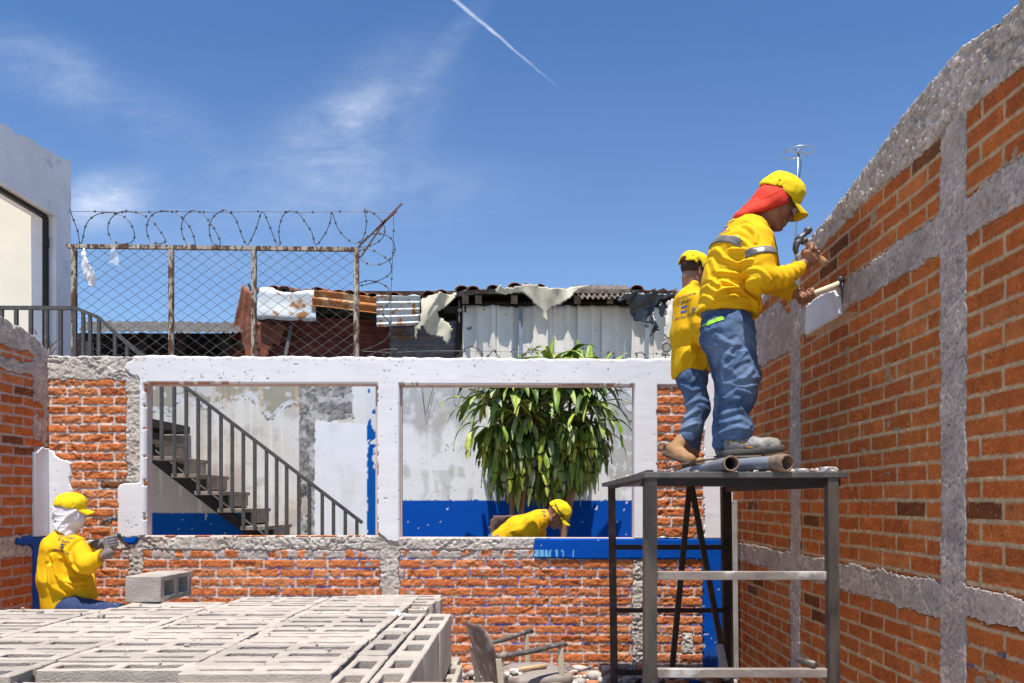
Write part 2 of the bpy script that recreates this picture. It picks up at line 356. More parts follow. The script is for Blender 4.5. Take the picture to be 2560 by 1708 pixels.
hfpart('brickwork', us, vs, fb, brick_b, lambda U, V: (lambda z: ~z[0] & ~z[1] & ~z[2] & ~z[3])(zones_b(U, V)), m_brick, bw)
hfpart('rough_concrete', us, vs, fb, lambda U, V: (lambda h, c: (h + .004, c))(*concfn(U, V, 13, .016, (.52,.46,.40), 52)), lambda U, V: (lambda z: z[2] & ~z[0] & ~z[1] & ~z[3])(zones_b(U, V)), m_conc, bw)
def plas_b(U, V):
    px = (U * F / YB + CX) / S; py = (CY - (V - EYE) * F / YB) / S
    n = fbm(U * 3, V * 3, 0, 3, 60); C = np.array([.76, .735, .735]) * (1 + .05 * n)[..., None]
    ch = (vn(U * 40, V * 55, 0, 61) > .93); C = np.where(ch[..., None], np.array([.25, .23, .22]), C)
    ch2 = (vn(U * 9, V * 9, 0, 64) > .55) & (vn(U * 60, V * 80, 0, 61) > .72); C = np.where(ch2[..., None], np.array([.42, .40, .40]), C)
    st = (py < 829) & (fbm(U * 30, V * 12, 0, 3, 65) > .3); C = np.where(st[..., None], np.array([.62, .52, .47]), C)
    H = .016 + .0008 * fbm(U * 6, V * 22, 0, 3, 62) - .004 * ch
    return H, C
hfpart('white_plaster', us, vs, fb, plas_b, lambda U, V: zones_b(U, V)[0], m_plaster, bw)
def blue_b(U, V):
    px = (U * F / YB + CX) / S; py = (CY - (V - EYE) * F / YB) / S
    C = np.array([.0, .068, .38]) * (1 + .10 * fbm(U * 6, V * 3, 0, 3, 70))[..., None]
    drip = (py > 1262) & (py < 1279) & (px < 1370) & (fbm(U * 60, V * 6, 0, 2, 71) > -.1 + (px - 1226) / 260); C = np.where(drip[..., None], np.array([.18, .45, .68]), C)
    sc = (vn(U * 30, V * 60, 0, 72) > .86) & (fbm(U * 3, V * 8, 0, 2, 73) > .05); C = np.where(sc[..., None], np.array([.55, .6, .66]), C)
    dirt = sst(1440, 1545, py + 60 * fbm(U * 5, V * 5, 0, 2, 74)); C = C * (1 - .35 * dirt)[..., None] + .05 * dirt[..., None]
    return .018 + .001 * fbm(U * 9, V * 20, 0, 3, 75), C
hfpart('blue_plaster', us, vs, fb, blue_b, lambda U, V: zones_b(U, V)[1], m_plaster, bw)
YC = YB + .014; YK = YB + .15; mb = MB()
m_reveal = M('window_reveal', (.60,.46,.41), var=.12, vs=8, bump=.4, bs=60, c2=(.30,.24,.21), t2=.68)
mb.prismD([(88,826),(1712,838),(1712,884),(88,880)], YC, YK)
mb.prismD([(88,880),(332,880),(332,1231),(88,1231)], YC, YK); mb.prismD([(867,880),(916,880),(916,1231),(867,1231)], YC, YK)
mb.prismD([(1457,880),(1712,880),(1712,1231),(1457,1231)], YC, YK); mb.prismD([(88,1231),(1712,1236),(1712,1561),(88,1561)], YC, YK)
mb.build('wall_core', m_reveal, bw)
# thin dark timber strip left in each opening
for (a, b, c, d) in ((333, 867, 880, 1231), (917, 1457, 883, 1236)):
    mb = MB()
    y0 = YB + .045; p = WP(a, c, y0); q = WP(b, d, y0); t = .02
    mb.box((p.x, y0, p.z - t), (q.x, y0 + .05, p.z)); mb.box((p.x, y0, q.z + .002), (p.x + t, y0 + .05, p.z - t)); mb.box((q.x - t, y0, q.z + .002), (q.x, y0 + .05, p.z - t))
    mb.build('window_frame', m_reveal, bw)

# ================================================================== RIGHT WALL
XR = 1.82
rw = empty('brick_wall', (XR, 4.5, 0), 'tall bare brick wall on the right with grey concrete pillars and beams', 'wall')
ztop_r = lambda U: np.interp(U, [2.2, 2.9, 3.2, 3.75, 4.3, 5.0, 6.0, 6.8], [3.40, 3.40, 3.46, 3.42, 3.31, 3.23, 3.12, 3.05]) + fbm(U * 11, U * 0, 0, 4, 6) * .014
uu = [2.3]
while uu[-1] < 6.80: uu.append(uu[-1] + .0042 + .0011 * (uu[-1] - 2.3))
us = np.array(uu); vs = np.arange(-.01, 3.46 + .22, .0062)
fr = Fr('right', XR, ztop_r, flip=True)
def zones_r(U, V):
    a = wn(U, V, 7, 21, .022) + wn(U, V, 34, 121, .016); b = wn(U, V, 20, 22, .018)
    u, v = U + b, V + a
    p1 = (u > 3.172) & (u < 3.372); p2 = (u > 5.09) & (u < 5.285)
    bm = (v > 1.055 + .03 * (U < 3.2)) & (v < 1.21); bu = (v > 2.655 - .05 * (U > 5.2)) & (v < 2.83 + .17 * sst(5.2, 5.6, U) * 1)
    cr = v > 3.165 - .1 * sst(5.0, 6.5, U) - .04 * sst(4.0, 4.8, U)
    co = p1 | p2 | bm | bu | cr
    px = (CX + XR * F / U) / S + wn(U, V, 20, 25, 3); py = (CY - (V - EYE) * F / U) / S + wn(U, V, 20, 26, 3)
    wh = inpoly(px, py, [(1856,700),(1908,666),(1921,668),(1930,684),(1933,722),(1893,745),(1854,768)])
    rimp = inpoly(px, py, [(1848,700),(1908,658),(1945,668),(1945,716),(1972,716),(1940,742),(1880,768),(1848,776)])
    return co, wh, px, py, rimp
def brick_r(U, V):
    def bl(u, v, MC):
        k = (u < 3.25) & (v < 1.0) & (fbm(u * 25, v * 25, 0, 2, 90) > .25); return np.where(k[..., None], np.array([.12, .14, .30]), MC)
    H, C = brickfn(U, V, .0845, .282, .0446, .25, 8, relief=.0016, mort=-.0008, dark=.05, jw=.0056, fine=120, mortc=(.56,.455,.39), pv_=.55, msk_extra=bl)
    _, _, _, _, rimp = zones_r(U, V); C = np.where(rimp[..., None], np.array([.56, .36, .27]), C)
    sm = fbm(U * 7, V * 12, 0, 3, 27) > .60; C = np.where(sm[..., None], np.array([.40, .34, .32]), C)
    return H, C * np.array([.96, .80, .52])
hfpart('brickwork', us, vs, fr, brick_r, lambda U, V: (lambda z: ~z[0] & ~z[1])(zones_r(U, V)), m_brick, rw)
def conc_r(U, V):
    H, C = concfn(U, V, 18, .017, (.52,.42,.35), 42, .4); H2, C2 = concfn(U, V, 19, .0022, (.50,.395,.33), 70, .4, True)
    k = sst(3.05, 3.2, V + wn(U, V, 6, 33, .12)) + .8 * sst(.15, .4, fbm(U * 3.5, V * 3.5, 0, 2, 34)) * (V > 2.4); k = np.clip(k, 0, 1); bot = sst(.9, 1.3, V) * 0; k = np.maximum(k, bot); H = H * k + H2 * (1 - k); C = C * k[..., None] + C2 * (1 - k[..., None])
    return H + .003, C
hfpart('rough_concrete', us, vs, fr, conc_r, lambda U, V: (lambda z: z[0] & ~z[1])(zones_r(U, V)), m_conc, rw)
hfpart('white_plaster', us, vs, fr, lambda U, V: (.018 + .001 * fbm(U*9, V*9, 0, 2, 3), np.array([.74, .72, .72]) * (1 + .04 * fbm(U*4, V*12, 0, 2, 4))[..., None]), lambda U, V: zones_r(U, V)[1], m_plaster, rw)
mb = MB(); mb.box((XR + .014, 2.3, 0), (XR + .2, 6.93, 3.02)); mb.build('wall_core', m_core, rw)

# ================================================================== LEFT WALL
XL = -4.22
lw = empty('brick_wall', (XL, 6, 0), 'short end of a brick wall at the far left with a jagged concrete top', 'wall')
ztop_l = lambda U: np.interp(U, [4.8, 6.2, 6.5, 6.65, 6.8], [3.06, 3.04, 3.0, 2.95, 2.86]) + fbm(U * 12, U * 0, 0, 3, 16) * .02
us = np.arange(5.0, 6.80, .0085); vs = np.arange(-.01, 3.2, .0085)
fl = Fr('left', XL, ztop_l)
def zones_l(U, V):
    u, v = U + wn(U, V, 12, 51, .03), V + wn(U, V, 12, 52, .03)
    wh = (U > 6.565) & (v < 1.99 + .05 * sst(6.56, 6.75, U)) & (V > 1.25)
    px = (CX + XL * F / U) / S; py = (CY - (V - EYE) * F / U) / S
    bl = (((U > 6.57) & (V < 1.25)) | inpoly(px + wn(U, V, 20, 5, 4), py + wn(U, V, 20, 6, 4), [(30,1240),(60,1231),(112,1228),(112,1268),(92,1266),(62,1252),(40,1250)])) & ~wh
    co = (v > 2.82) | ((v > 2.63) & (v < 2.74)) | ((u > 6.58) & (v > 1.98)) | ((v > 1.09) & (v < 1.27) & (U < 6.57))
    co &= ~((U > 6.57) & (V < 2.5) & (fbm(U * 13, V * 9, 0, 3, 55) > .12))
    return co, wh, bl
hfpart('brickwork', us, vs, fl, lambda U, V: (lambda h, c: (h, c * np.array([.98, .84, .62])))(*brickfn(U, V, .0835, .281, 2.44, .13, 9, dark=.02, pv_=.6, relief=.0035, mort=.001, mortc=(.48,.45,.52))), lambda U, V: (lambda z: ~z[0] & ~z[1] & ~z[2])(zones_l(U, V)), m_brick, lw)
hfpart('rough_concrete', us, vs, fl, lambda U, V: concfn(U, V, 23, .013, (.50,.40,.335), 46), lambda U, V: (lambda z: z[0] & ~z[1] & ~z[2])(zones_l(U, V)), m_conc, lw)
hfpart('white_plaster', us, vs, fl, lambda U, V: (.018 + .001 * fbm(U*9, V*9, 0, 2, 3), np.array([.78, .76, .76]) * (1 + .03 * fbm(U*4, V*12, 0, 2, 4))[..., None]), lambda U, V: zones_l(U, V)[1], m_plaster, lw)
hfpart('blue_plaster', us, vs, fl, lambda U, V: (.016 + .001 * fbm(U*9, V*9, 0, 2, 3), np.array([.02, .09, .36]) * (1 + .2 * fbm(U*6, V*6, 0, 2, 4))[..., None]), lambda U, V: zones_l(U, V)[2], m_plaster, lw)
mb = MB(); mb.box((XL - .16, 5.0, 0), (XL - .014, 6.93, 2.84)); mb.build('wall_core', m_core, lw)
# reinforcing bars poking out of the corner
for i, pts in enumerate([[(112,800),(122,790),(129,783),(131,777)], [(108,790),(104,776),(106,771)], [(116,818),(121,806),(128,798),(130,795)], [(84,768),(80,757),(77,752)]]):
    mb = MB(); mb.tube([WP(x, y, 6.84) for x, y in pts], .006, 6)
    if i == 0: mb.tube([WP(110, 840, 6.84), WP(112, 800, 6.84)], .006, 6)
    tag(mb.build('rebar', M('rebar_rust', (.20,.13,.10), bump=.5, bs=120), None, True), ['longest rusty rebar stub bending up out of the broken corner of the left wall', 'short rebar stub standing just left of the longest one on the broken corner', 'lower curved rebar stub at the foot of the broken corner of the left wall', 'thin rebar stub sticking up from the sloping top of the left wall'][i], 'rebar')

# ================================================================== REAR WALL behind the openings
YR = 9.2; zr = 3.08
rr = empty('rendered_wall', (0, YR, .28), 'weathered white rear wall with grey stains and a blue painted base, seen through the openings', 'wall')
us = np.arange(-5.55, 2.6, .0125); vs = np.arange(.27, zr + .16, .0125)
def rear(U, V):
    px = (U * F / YR + CX) / S; py = (CY - (V - EYE) * F / YR) / S
    n = lambda sc, sd, o=3, ax=1., ay=1.: fbm(U * sc * ax, V * sc * ay, 0, o, sd)
    C = np.ones(U.shape + (3,)) * np.array([.66, .59, .49])
    def put(m, c): 
        nonlocal C; m = np.clip(m, 0, 1)[..., None]; C = C * (1 - m) + np.array(c) * m
    put(.5 + n(2.2, 1) * 1.2, (.72, .70, .65)); put(sst(.1, .5, n(5, 2, 5)) * .5, (.42, .39, .34)); put(sst(.25, .6, n(14, 3, 4)) * .4, (.40, .37, .33))
    wb = 925 + 26 * vn(px / 70, px * 0, 0, 4) + 30 * np.exp(-((px - 620) / 26) ** 2) * 1.3 + 30 * (px < 400) + n(18, 5) * 8
    top = (px < 690)
    put((px < 562) * sst(1050, 1080, py) * .8, (.50, .41, .36)); put((top & (py < wb)) * 1., (.36, .325, .26)); put((top & (np.abs(py - wb) < 9 + 9 * n(9, 6)) & (n(26, 7) > -.25)) * .8, (.70, .71, .73)); put((top & (np.abs(py - wb - 5) < 2.5) & (n(20, 77) > -.1)) * .8, (.12, .11, .10))  # first: slightly brown render, with the shade under the stairs put into its colour
    put((top & (py < wb)) * sst(.15, .4, n(12, 8, 4)) * .7, (.68, .68, .67)); put((top & (py < wb + 10)) * sst(.42, .6, vn(px / 7, py / 160, 0, 9)) * .55, (.62, .45, .26))
    put(sst(.2, .5, vn(px / 9, py / 120, 0, 10)) * (px < 700) * (py > wb) * .45, (.80, .79, .76))
    dk = ((px > 686) & (px < 724 + 6 * n(12, 11)) | ((px >= 700) & (px < 812 + 14 * n(8, 12)) & (py < 966 + 7 * n(8, 13)))) & (py < 1260) & (px < 900)
    put(dk * (.88 + .4 * n(30, 14, 4)), (.17, .16, .155)); put(dk * sst(.08, .35, n(9, 15, 5) + sst(960, 1200, py) * .22) * .7, (.60, .58, .55)); put(dk * sst(.18, .4, n(26, 101, 4)) * .8, (.07, .065, .065)); put(dk * sst(.25, .45, n(60, 16, 2)) * .4, (.6, .6, .6))
    wr = (px > 722 + 5 * n(14, 17)) & (px < 846) & (py > 968 + 5 * n(14, 18)); put(wr * 1., (.80, .80, .82)); put(wr * sst(.2, .6, n(6, 19, 3, 1, .3)) * .35, (.62, .62, .55))
    put(((px > 812 + 14 * n(8, 12)) & (px < 846) & (py < 975)) * .9, (.74, .73, .70))
    bs = (px > 843 + n(20, 20) * 1.5) & (px < 893) & (n(16, 21, 3, 1, .5) > .5 - sst(880, 1120, py) * 1.1); put(((px > 843) & (px < 893)) * 1., (.66, .68, .70)); put(bs * 1., (.0, .09, .38))
    put((px < 562) * sst(1176, 1179, py + n(20, 24) * 2), (.0, .075, .32)); put(((px < 562) & (py > 1176)) * (vn(U * 18, V * 18, 0, 27) > .86), (.5, .48, .45))
    hl = ((px - 700) / 13) ** 2 + ((py - 1160) / 24) ** 2 + n(18, 25) * .8 < 1; put(hl * 1., (.40, .24, .17)); put(hl * sst(0, .3, n(30, 26)), (.62, .50, .42))
    # right of the middle pillar
    rt = px > 893
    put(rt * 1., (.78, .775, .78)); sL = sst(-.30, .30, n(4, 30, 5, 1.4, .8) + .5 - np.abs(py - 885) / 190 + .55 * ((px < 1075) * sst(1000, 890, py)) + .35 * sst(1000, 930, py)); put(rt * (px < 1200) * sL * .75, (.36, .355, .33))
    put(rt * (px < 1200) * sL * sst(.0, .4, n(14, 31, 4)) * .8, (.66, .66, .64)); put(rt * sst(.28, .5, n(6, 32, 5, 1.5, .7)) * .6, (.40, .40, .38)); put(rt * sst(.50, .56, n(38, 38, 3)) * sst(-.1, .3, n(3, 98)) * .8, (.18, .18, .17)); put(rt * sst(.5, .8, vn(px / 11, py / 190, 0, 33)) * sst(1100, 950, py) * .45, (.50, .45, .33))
    put((rt & (py > 1080) & (py < 1146)) * sst(.05, .3, n(7, 39, 4, 1.2, .5)) * .5, (.45, .44, .41))
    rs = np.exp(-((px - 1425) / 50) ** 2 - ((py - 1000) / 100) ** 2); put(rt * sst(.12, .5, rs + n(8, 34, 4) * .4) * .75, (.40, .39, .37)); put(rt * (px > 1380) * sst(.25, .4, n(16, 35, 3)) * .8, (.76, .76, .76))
    be = 1148 + n(22, 36) * 3; blu = rt * sst(be - .6, be + .6, py); put(blu, (.0, .070, .40)); ch = (vn(U * 34, V * 26, 0, 37) > .90) & (vn(U*3, V*3, 0, 99) > -.2); put(blu * ch, (.70, .70, .72)); put(blu * sst(.3, .7, n(3, 40, 4)) * .25, (.02, .07, .30))
    H = .0015 * n(5, 41) + .0005 * n(40, 42, 2) - .012 * hl - .002 * dk
    return H, C * (1 + .03 * n(60, 43, 2))[..., None]
frr = Fr('back', YR, lambda U: zr + fbm(U * 8, U * 0, 0, 2, 44) * .01)
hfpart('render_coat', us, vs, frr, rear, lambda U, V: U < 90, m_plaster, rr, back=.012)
mb = MB(); mb.box((-5.56, YR + .014, .28), (2.62, YR + .16, zr - .02)); mb.build('wall_core', m_core, rr)
for i, pts in enumerate([[(968,880),(973,925),(977,955),(985,925),(996,880)], [(1041,880),(1042,908),(1047,915),(1052,905),(1060,880)], [(1418,880),(1428,925),(1441,945),(1454,950),(1462,938)]]):
    mb = MB(); P = [WP(x, y, YR - .03) for x, y in pts]
    Q = []
    for k in range(len(P) - 1):
        for t in (0, .33, .66): Q.append(P[k].lerp(P[k+1], t))
    mb.tube(Q + [P[-1]], .0035, 4)
    tag(mb.build('hanging_wire', m_wire), ['deepest thin black wire loop drooping on the rear wall left of the plant', 'small black wire loop on the rear wall close to the left edge of the plant', 'black wire sagging on the rear wall right of the plant'][i], 'wire')
# yard walls that close the sides behind
mb = MB(); mb.box((2.62, YB + .15, .28), (2.8, YR + .16, 3.0)); tag(mb.build('side_wall', m_core), 'plain plastered side wall closing the yard behind the right brick wall', 'wall')
# ================================================================== STAIRCASE with railing (behind the left opening)
YS = 8.2
st = empty('staircase', WP(600, 1150, YS), 'dark steel staircase with thin balusters rising to the left behind the left window opening', 'staircase')
def seg(mb, a, b, Z, w, h): mb.bar(WP(*a, Z), WP(*b, Z), w, h)
m_tread = M('stair_tread', (.27,.22,.18), rough=.8, var=.3, bump=.4, c2=(.30,.26,.22), t2=.6)
for k in range(-3, 8):
    x0 = 392.5 + 53.3 * (k - 1); y0 = 1087 + 40.4 * (k - 1)
    if y0 > 1290: continue
    a = WP(x0 - 2, y0, YS); b = WP(x0 + 56, y0 + 9, YS)
    mb = MB(); mb.box((a.x, YS + .02, b.z), (b.x, YR - .06, a.z)); tr = mb.build('tread', m_tread, st, bevel=.004, seg=1)
    mb = MB(); mb.box((b.x - .03, YS + .34, b.z - .125), (b.x - .012, YR - .10, b.z - .001)); mb.build('riser', m_tread, st)
    mb = MB(); mb.bar((b.x - .10, YS + .30, a.z - .02), (b.x - .10, YS + .30, a.z - .16), .03, .03); mb.build('bracket', m_steeldark, st)
for yy_, nm in ((YS + .30, 'stringer'), (YR - .12, 'stringer')):
    mb = MB(); P0 = WP(250, 950, YS); P1 = WP(620, 1275, YS); a_ = WP(250, 1000, YS); b_ = WP(620, 1285, YS)
    u = (WP(552, 1216, YS) - WP(345, 1056, YS)); o0 = WP(345, 1064, YS) - u * 1.2; o1 = WP(552, 1224, YS) + u * .55
    mb.bar((o0.x, yy_, o0.z), (o1.x, yy_, o1.z), .05, .11); mb.build(nm, m_steeldark, st)
RAIL = [(172, 707), (225, 728), (311, 805), (416, 881), (831.5, 1200)]
mb = MB()
for a, b in zip(RAIL[:-1], RAIL[1:]): seg(mb, a, b, YS, .032, .035)
mb.build('handrail', m_iron, st)
def rail_y(x):
    for (x0, y0), (x1, y1) in zip(RAIL[:-1], RAIL[1:]):
        if x <= x1: return y0 + (x - x0) / (x1 - x0) * (y1 - y0)
    return RAIL[-1][1]
for i, x in enumerate([191, 207, 227, 264, 292, 318] + [345.6, 371, 400, 427.5, 454.8, 480.6, 507.2, 533, 558.4, 584.8, 611.7, 635, 658, 685.7, 710.3, 739.6, 765.4, 792.4, 819]):
    y = rail_y(x); k = math.floor((x - 339) / 53.3); yb = min(1087 + 40.4 * (k - 1) + 6, 1300) if x > 330 else rail_y(x) + 210
    mb = MB(); seg(mb, (x, y + 2), (x, yb), YS, .033, .012 + .012); mb.build('baluster', m_iron, st)
# landing with its own railing beside the white building
ld = empty('landing_railing', WP(80, 800, YS), 'horizontal dark iron railing of the upper landing in front of the cream door panel', 'railing')
mb = MB(); seg(mb, (-120, 706), (176, 707.5), YS, .035, .04); mb.build('handrail', m_iron, ld)
for x in (-62, -29, 4, 37.5, 71, 107, 139, 172): mb = MB(); seg(mb, (x, 709), (x, 960), YS, .035, .03); mb.build('baluster', m_iron, ld)
mb = MB(); a = WP(-120, 960, YS); b = WP(345, 975, YS); mb.box((-5.9, YS - .02, b.z - .02), (b.x, YR - .03, a.z)); mb.build('landing_floor', m_steeldark, ld)
# ================================================================== WHITE BUILDING
XB = -5.92
def PXB(px, py, X=XB): Z = X * F / (px * S - CX); return Vector((X, Z, EYE - (py * S - CY) * Z / F))
wb = empty('white_building', (XB, 9, .28), 'white building at the far left with a cream door panel and chipped sloping top', 'building')
def polyX(mb, poly, X0, X1):
    a = [PXB(x, y) for x, y in poly]; a = [Vector((X0, p.y, p.z)) for p in a]; b = [Vector((X1, p.y, p.z)) for p in a]; n = len(a)
    mb.add(a + b, [tuple(range(n)), tuple(range(2*n-1, n-1, -1))] + [(i, i+n, (i+1)%n+n, (i+1)%n) for i in range(n)])
m_wh = M('grey_white_wall', (.80,.75,.77), var=.10, vs=1.6, bump=.6, bs=14, bd=.02, rough=.8, c2=(.55,.52,.54), t2=.66, s2=3)
mb = MB(); top = [(0, 283), (14, 286), (28, 298), (35, 309), (56, 311), (72, 320), (90, 333), (112, 345), (135, 359), (163, 371)]
polyX(mb, [(-80, 240)] + top + [(163, 516), (129, 496), (-80, 368)], XB, XB - .32); mb.build('wall', m_wh, wb)
mb = MB(); polyX(mb, [(129, 496.5), (163, 516.5), (163, 1330), (129, 1330)], XB, XB - .32); mb.build('wall_pier', m_wh, wb)
zj = PXB(129, 600).y
mb = MB(); mb.box((-12, zj + .004, .3), (XB - .135, zj + .06, 5.6)); mb.build('door_panel', M('cream_panel', (.80,.72,.58), var=.05, vs=2, bump=.1), wb)
mb = MB(); t = Vector((0, .03, 0))
a = Vector((XB - .11, zj - .04, PXB(129, 494).z - .04)); 
for p, q in (((a.x, a.y, .3), (a.x, a.y, a.z)), ((a.x, a.y, a.z), (a.x, 6.6, a.z + .02))): mb.bar(p, q, .05, .05)
mb.build('door_frame', m_steeldark, wb)
for z in (a.z - .32, a.z - 1.6): mb = MB(); mb.box((XB - .10, a.y - .05, z - .06), (XB - .07, a.y + .015, z + .06)); mb.build('hinge', m_steeldark, wb, bevel=.005)
# ================================================================== CHAIN LINK FENCE on the rear wall
YF = YR + .07
fn = empty('chain_link_fence', WP(500, 830, YF), 'chain link fence of three bays in a rusty frame on top of the rear wall', 'fence')
zb = zr + .012
def topy(x): return 568 + (x - 165) * (573 - 568) / 660
xs = [170.5, 393, 583, 818]
for x, w_ in zip(xs, (.055, .055, .055, .06)):
    mb = MB(); p = WP(x, topy(x) + 4, YF); mb.box((p.x - w_/2, YF - .025, zb), (p.x + w_/2, YF + .025, p.z)); mb.build('post', m_rustpaint, fn, bevel=.004, seg=1)
mb = MB(); mb.bar(WP(154, 565.5, YF), WP(826, 573, YF), .05, .045); mb.build('top_rail', m_rustpaint, fn)
for k in range(3):
    x0, x1 = WP(xs[k], 0, YF).x + .028, WP(xs[k+1], 0, YF).x - .028; z1 = WP(xs[k], topy(xs[k]) + 4, YF).z; H_ = z1 - zb; mb = MB()
    dz = .062; dx = .088   # diamond half sizes
    slope = dz / dx; c0 = -H_ 
    def clip(sg, c):
        pts = []
        # z = zb + sg*slope*(x-x0) + c
        for x in (x0, x1):
            z = zb + sg * slope * (x - x0) + c
            if zb <= z <= z1: pts.append((x, z))
        for z in (zb, z1):
            x = x0 + (z - zb - c) / (sg * slope)
            if x0 < x < x1: pts.append((x, z))
        return pts[:2] if len(pts) >= 2 else None
    W_ = x1 - x0; c = -slope * W_
    while c < H_ + slope * W_:
        for sg in (1, -1):
            q = clip(sg, c)
            if q:
                (xa, za), (xb, zb_) = q; nseg = max(2, int(abs(xb - xa) / .17)); P = []
                for i in range(nseg + 1):
                    t = i / nseg; xx = xa + (xb - xa) * t; zz = za + (zb_ - za) * t
                    P.append((xx + .007 * math.sin(zz * 5 + k), YF - .01 * sg + .006 * math.sin(xx * 9), zz + .008 * math.sin(xx * 6)))
                mb.tube(P, .0030, 3, caps=False)
        c += 2 * dz
    mb.build('wire_mesh', m_wirelight, fn)
# razor wire coil and barbed strand
def cat(P, n=4):
    out = []; P = [Vector((*p, 0)) for p in P]
    for i in range(len(P) - 1):
        p0, p1, p2, p3 = P[max(i-1, 0)], P[i], P[i+1], P[min(i+2, len(P)-1)]
        for k in range(n):
            t = k / n; out.append(.5 * ((2*p1) + (-p0+p2)*t + (2*p0-5*p1+4*p2-p3)*t*t + (-p0+3*p1-3*p2+p3)*t**3))
    out.append(P[-1]); return [(p.x, p.y) for p in out]
def strand(path, name, lab, cat_, r=.0055, step=.12, barb=.015, Z=YF, wob=.0, n=5):
    mb = MB(); P = [WP(x, y, Z) for x, y in cat(path, n)]
    for i, p in enumerate(P): p.y += wob * math.sin(i * .35)
    mb.tube(P, r, 5); acc = 0
    for a, b in zip(P[:-1], P[1:]):
        d = (b - a); acc += d.length
        if acc > step:
            acc = 0; d.normalize(); s_ = Vector((-d.z, 0, d.x))
            mb.bar(b - s_ * barb - d * barb * .4, b + s_ * barb + d * barb * .4, .005, .007); mb.bar(b - s_ * barb * .8 + d * barb * .6, b + s_ * barb * .8 - d * barb * .6, .005, .007); mb.bar(b - d * barb * .8, b + d * barb * .8, .011, .013)
    return tag(mb.build(name, m_wire, None), lab, cat_)
coil = [(160,480),(167,500),(178,530),(184,562),(190,548),(196,520),(210,500),(235,489),(270,491),(294,505),(307,530),(308,548),(298,558),(279,560),(260,553),(250,538),(248,520),(256,500),(275,487),(300,485),(330,494),(352,510),(370,534),(380,551),(374,558),(360,559),(346,553),(338,538),(337,520),(342,503),(356,489),(380,484),(405,490),(425,507),(440,530),(448,560),
    (436,562),(424,552),(417,530),(419,507),(430,490),(448,483),(466,492),(485,515),(499,538),(506,560),(492,562),(483,545),(480.5,521),(487,502),(500,489),(518,482),(534,493),(546,515),(556,542),(565,561),(573,556),(588,524),(602,486),(617,515),(634,558),(643,561),(640,532),(646,503),(655,489),(668,484),(684,489),(701,511),(716,535),(725,562),(744,540),(757,512),(762,488),(773,519),(790,543),(809,556),(825,556),(836,540),(841,513),(839,492),(838,480),(863,494),(879,513),(883,532),(876,548),(860,560),(841,566),(825,567)]
strand(coil, 'razor_wire', 'coiled razor wire looping along the top rail of the chain link fence', 'razor wire')
strand([(825,562),(844,543),(865,536),(887,541),(900,551),(906,567),(903,586),(890,599),(871,607),(849,607),(833,599),(824,590),(822,580),(830,574),(847,572),(865,579),(884,591),(895,602),(899,618),(892,631),(876,641),(849,651),(824,656),(826,649),(847,644),(871,649),(890,661),(896,678),(892,696),(878,713),(879,723),(892,737),(896,753),(890,774),(863,793),(830,804)],
       'razor_wire', 'razor wire coil hanging down beside the right end post of the fence', 'razor wire', n=3)
strand([(155 + 750 / 24 * i, 486.5 - 1.0 * math.sin(i)) for i in range(25)], 'barbed_wire', 'straight barbed wire strand stretched above the razor coil', 'barbed wire', .0035, .18, .014, wob=0, n=1)
strand([(903, 489), (903.5, 530), (901, 580), (899, 640), (897, 690), (897, 740)], 'barbed_wire', 'barbed wire strand hanging straight down from the leaning iron rods', 'barbed wire', .0035, .18, .014, wob=0, n=2)
strand([(830, 806), (900, 809), (960, 806), (1100, 806), (1300, 810), (1540, 812)], 'barbed_wire', 'low barbed wire strand running along the rear wall in front of the white panels', 'barbed wire', .003, .2, .012, wob=0)
strand([(842,818),(880,803),(915,803),(880,815),(893,822),(903,798),(915,824),(922,812),(935,801),(953,803),(965,820),(1010,824),(1057,822),(1063,803),(1083,796),(1103,806),(1110,824),(1125,812),(1135,802),(1148,822),(1200,824),(1210,806),(1221,799),(1233,812),(1238,824)], 'razor_wire', 'low flattened razor wire arcs along the rear wall left of the plant tips', 'razor wire', .005, n=3)
strand([(1305,824),(1312,806),(1325,799),(1345,802),(1362,812),(1364,824),(1392,824),(1393,812),(1402,807),(1411,814),(1412,824),(1458,824),(1461,812),(1470,808),(1479,814),(1481,824)], 'razor_wire', 'low razor wire arcs along the rear wall right of the plant tips', 'razor wire', .005, n=3)
for i, (a, b) in enumerate((((823, 567), (923, 467)), ((828, 590), (886, 504)), ((862, 530), (911, 484)))):
    mb = MB(); mb.bar(WP(*a, YF), WP(*b, YF), .016, .016)
    tag(mb.build('iron_rod', M('rod_rust', (.14,.07,.05), bump=.4, bs=90)), ['longest rusty iron rod leaning out from the top corner of the fence', 'lower iron rod leaning from the end post of the fence', 'short iron rod lashed along the longest leaning rod'][i], 'iron rod', 'iron rods at the fence corner')
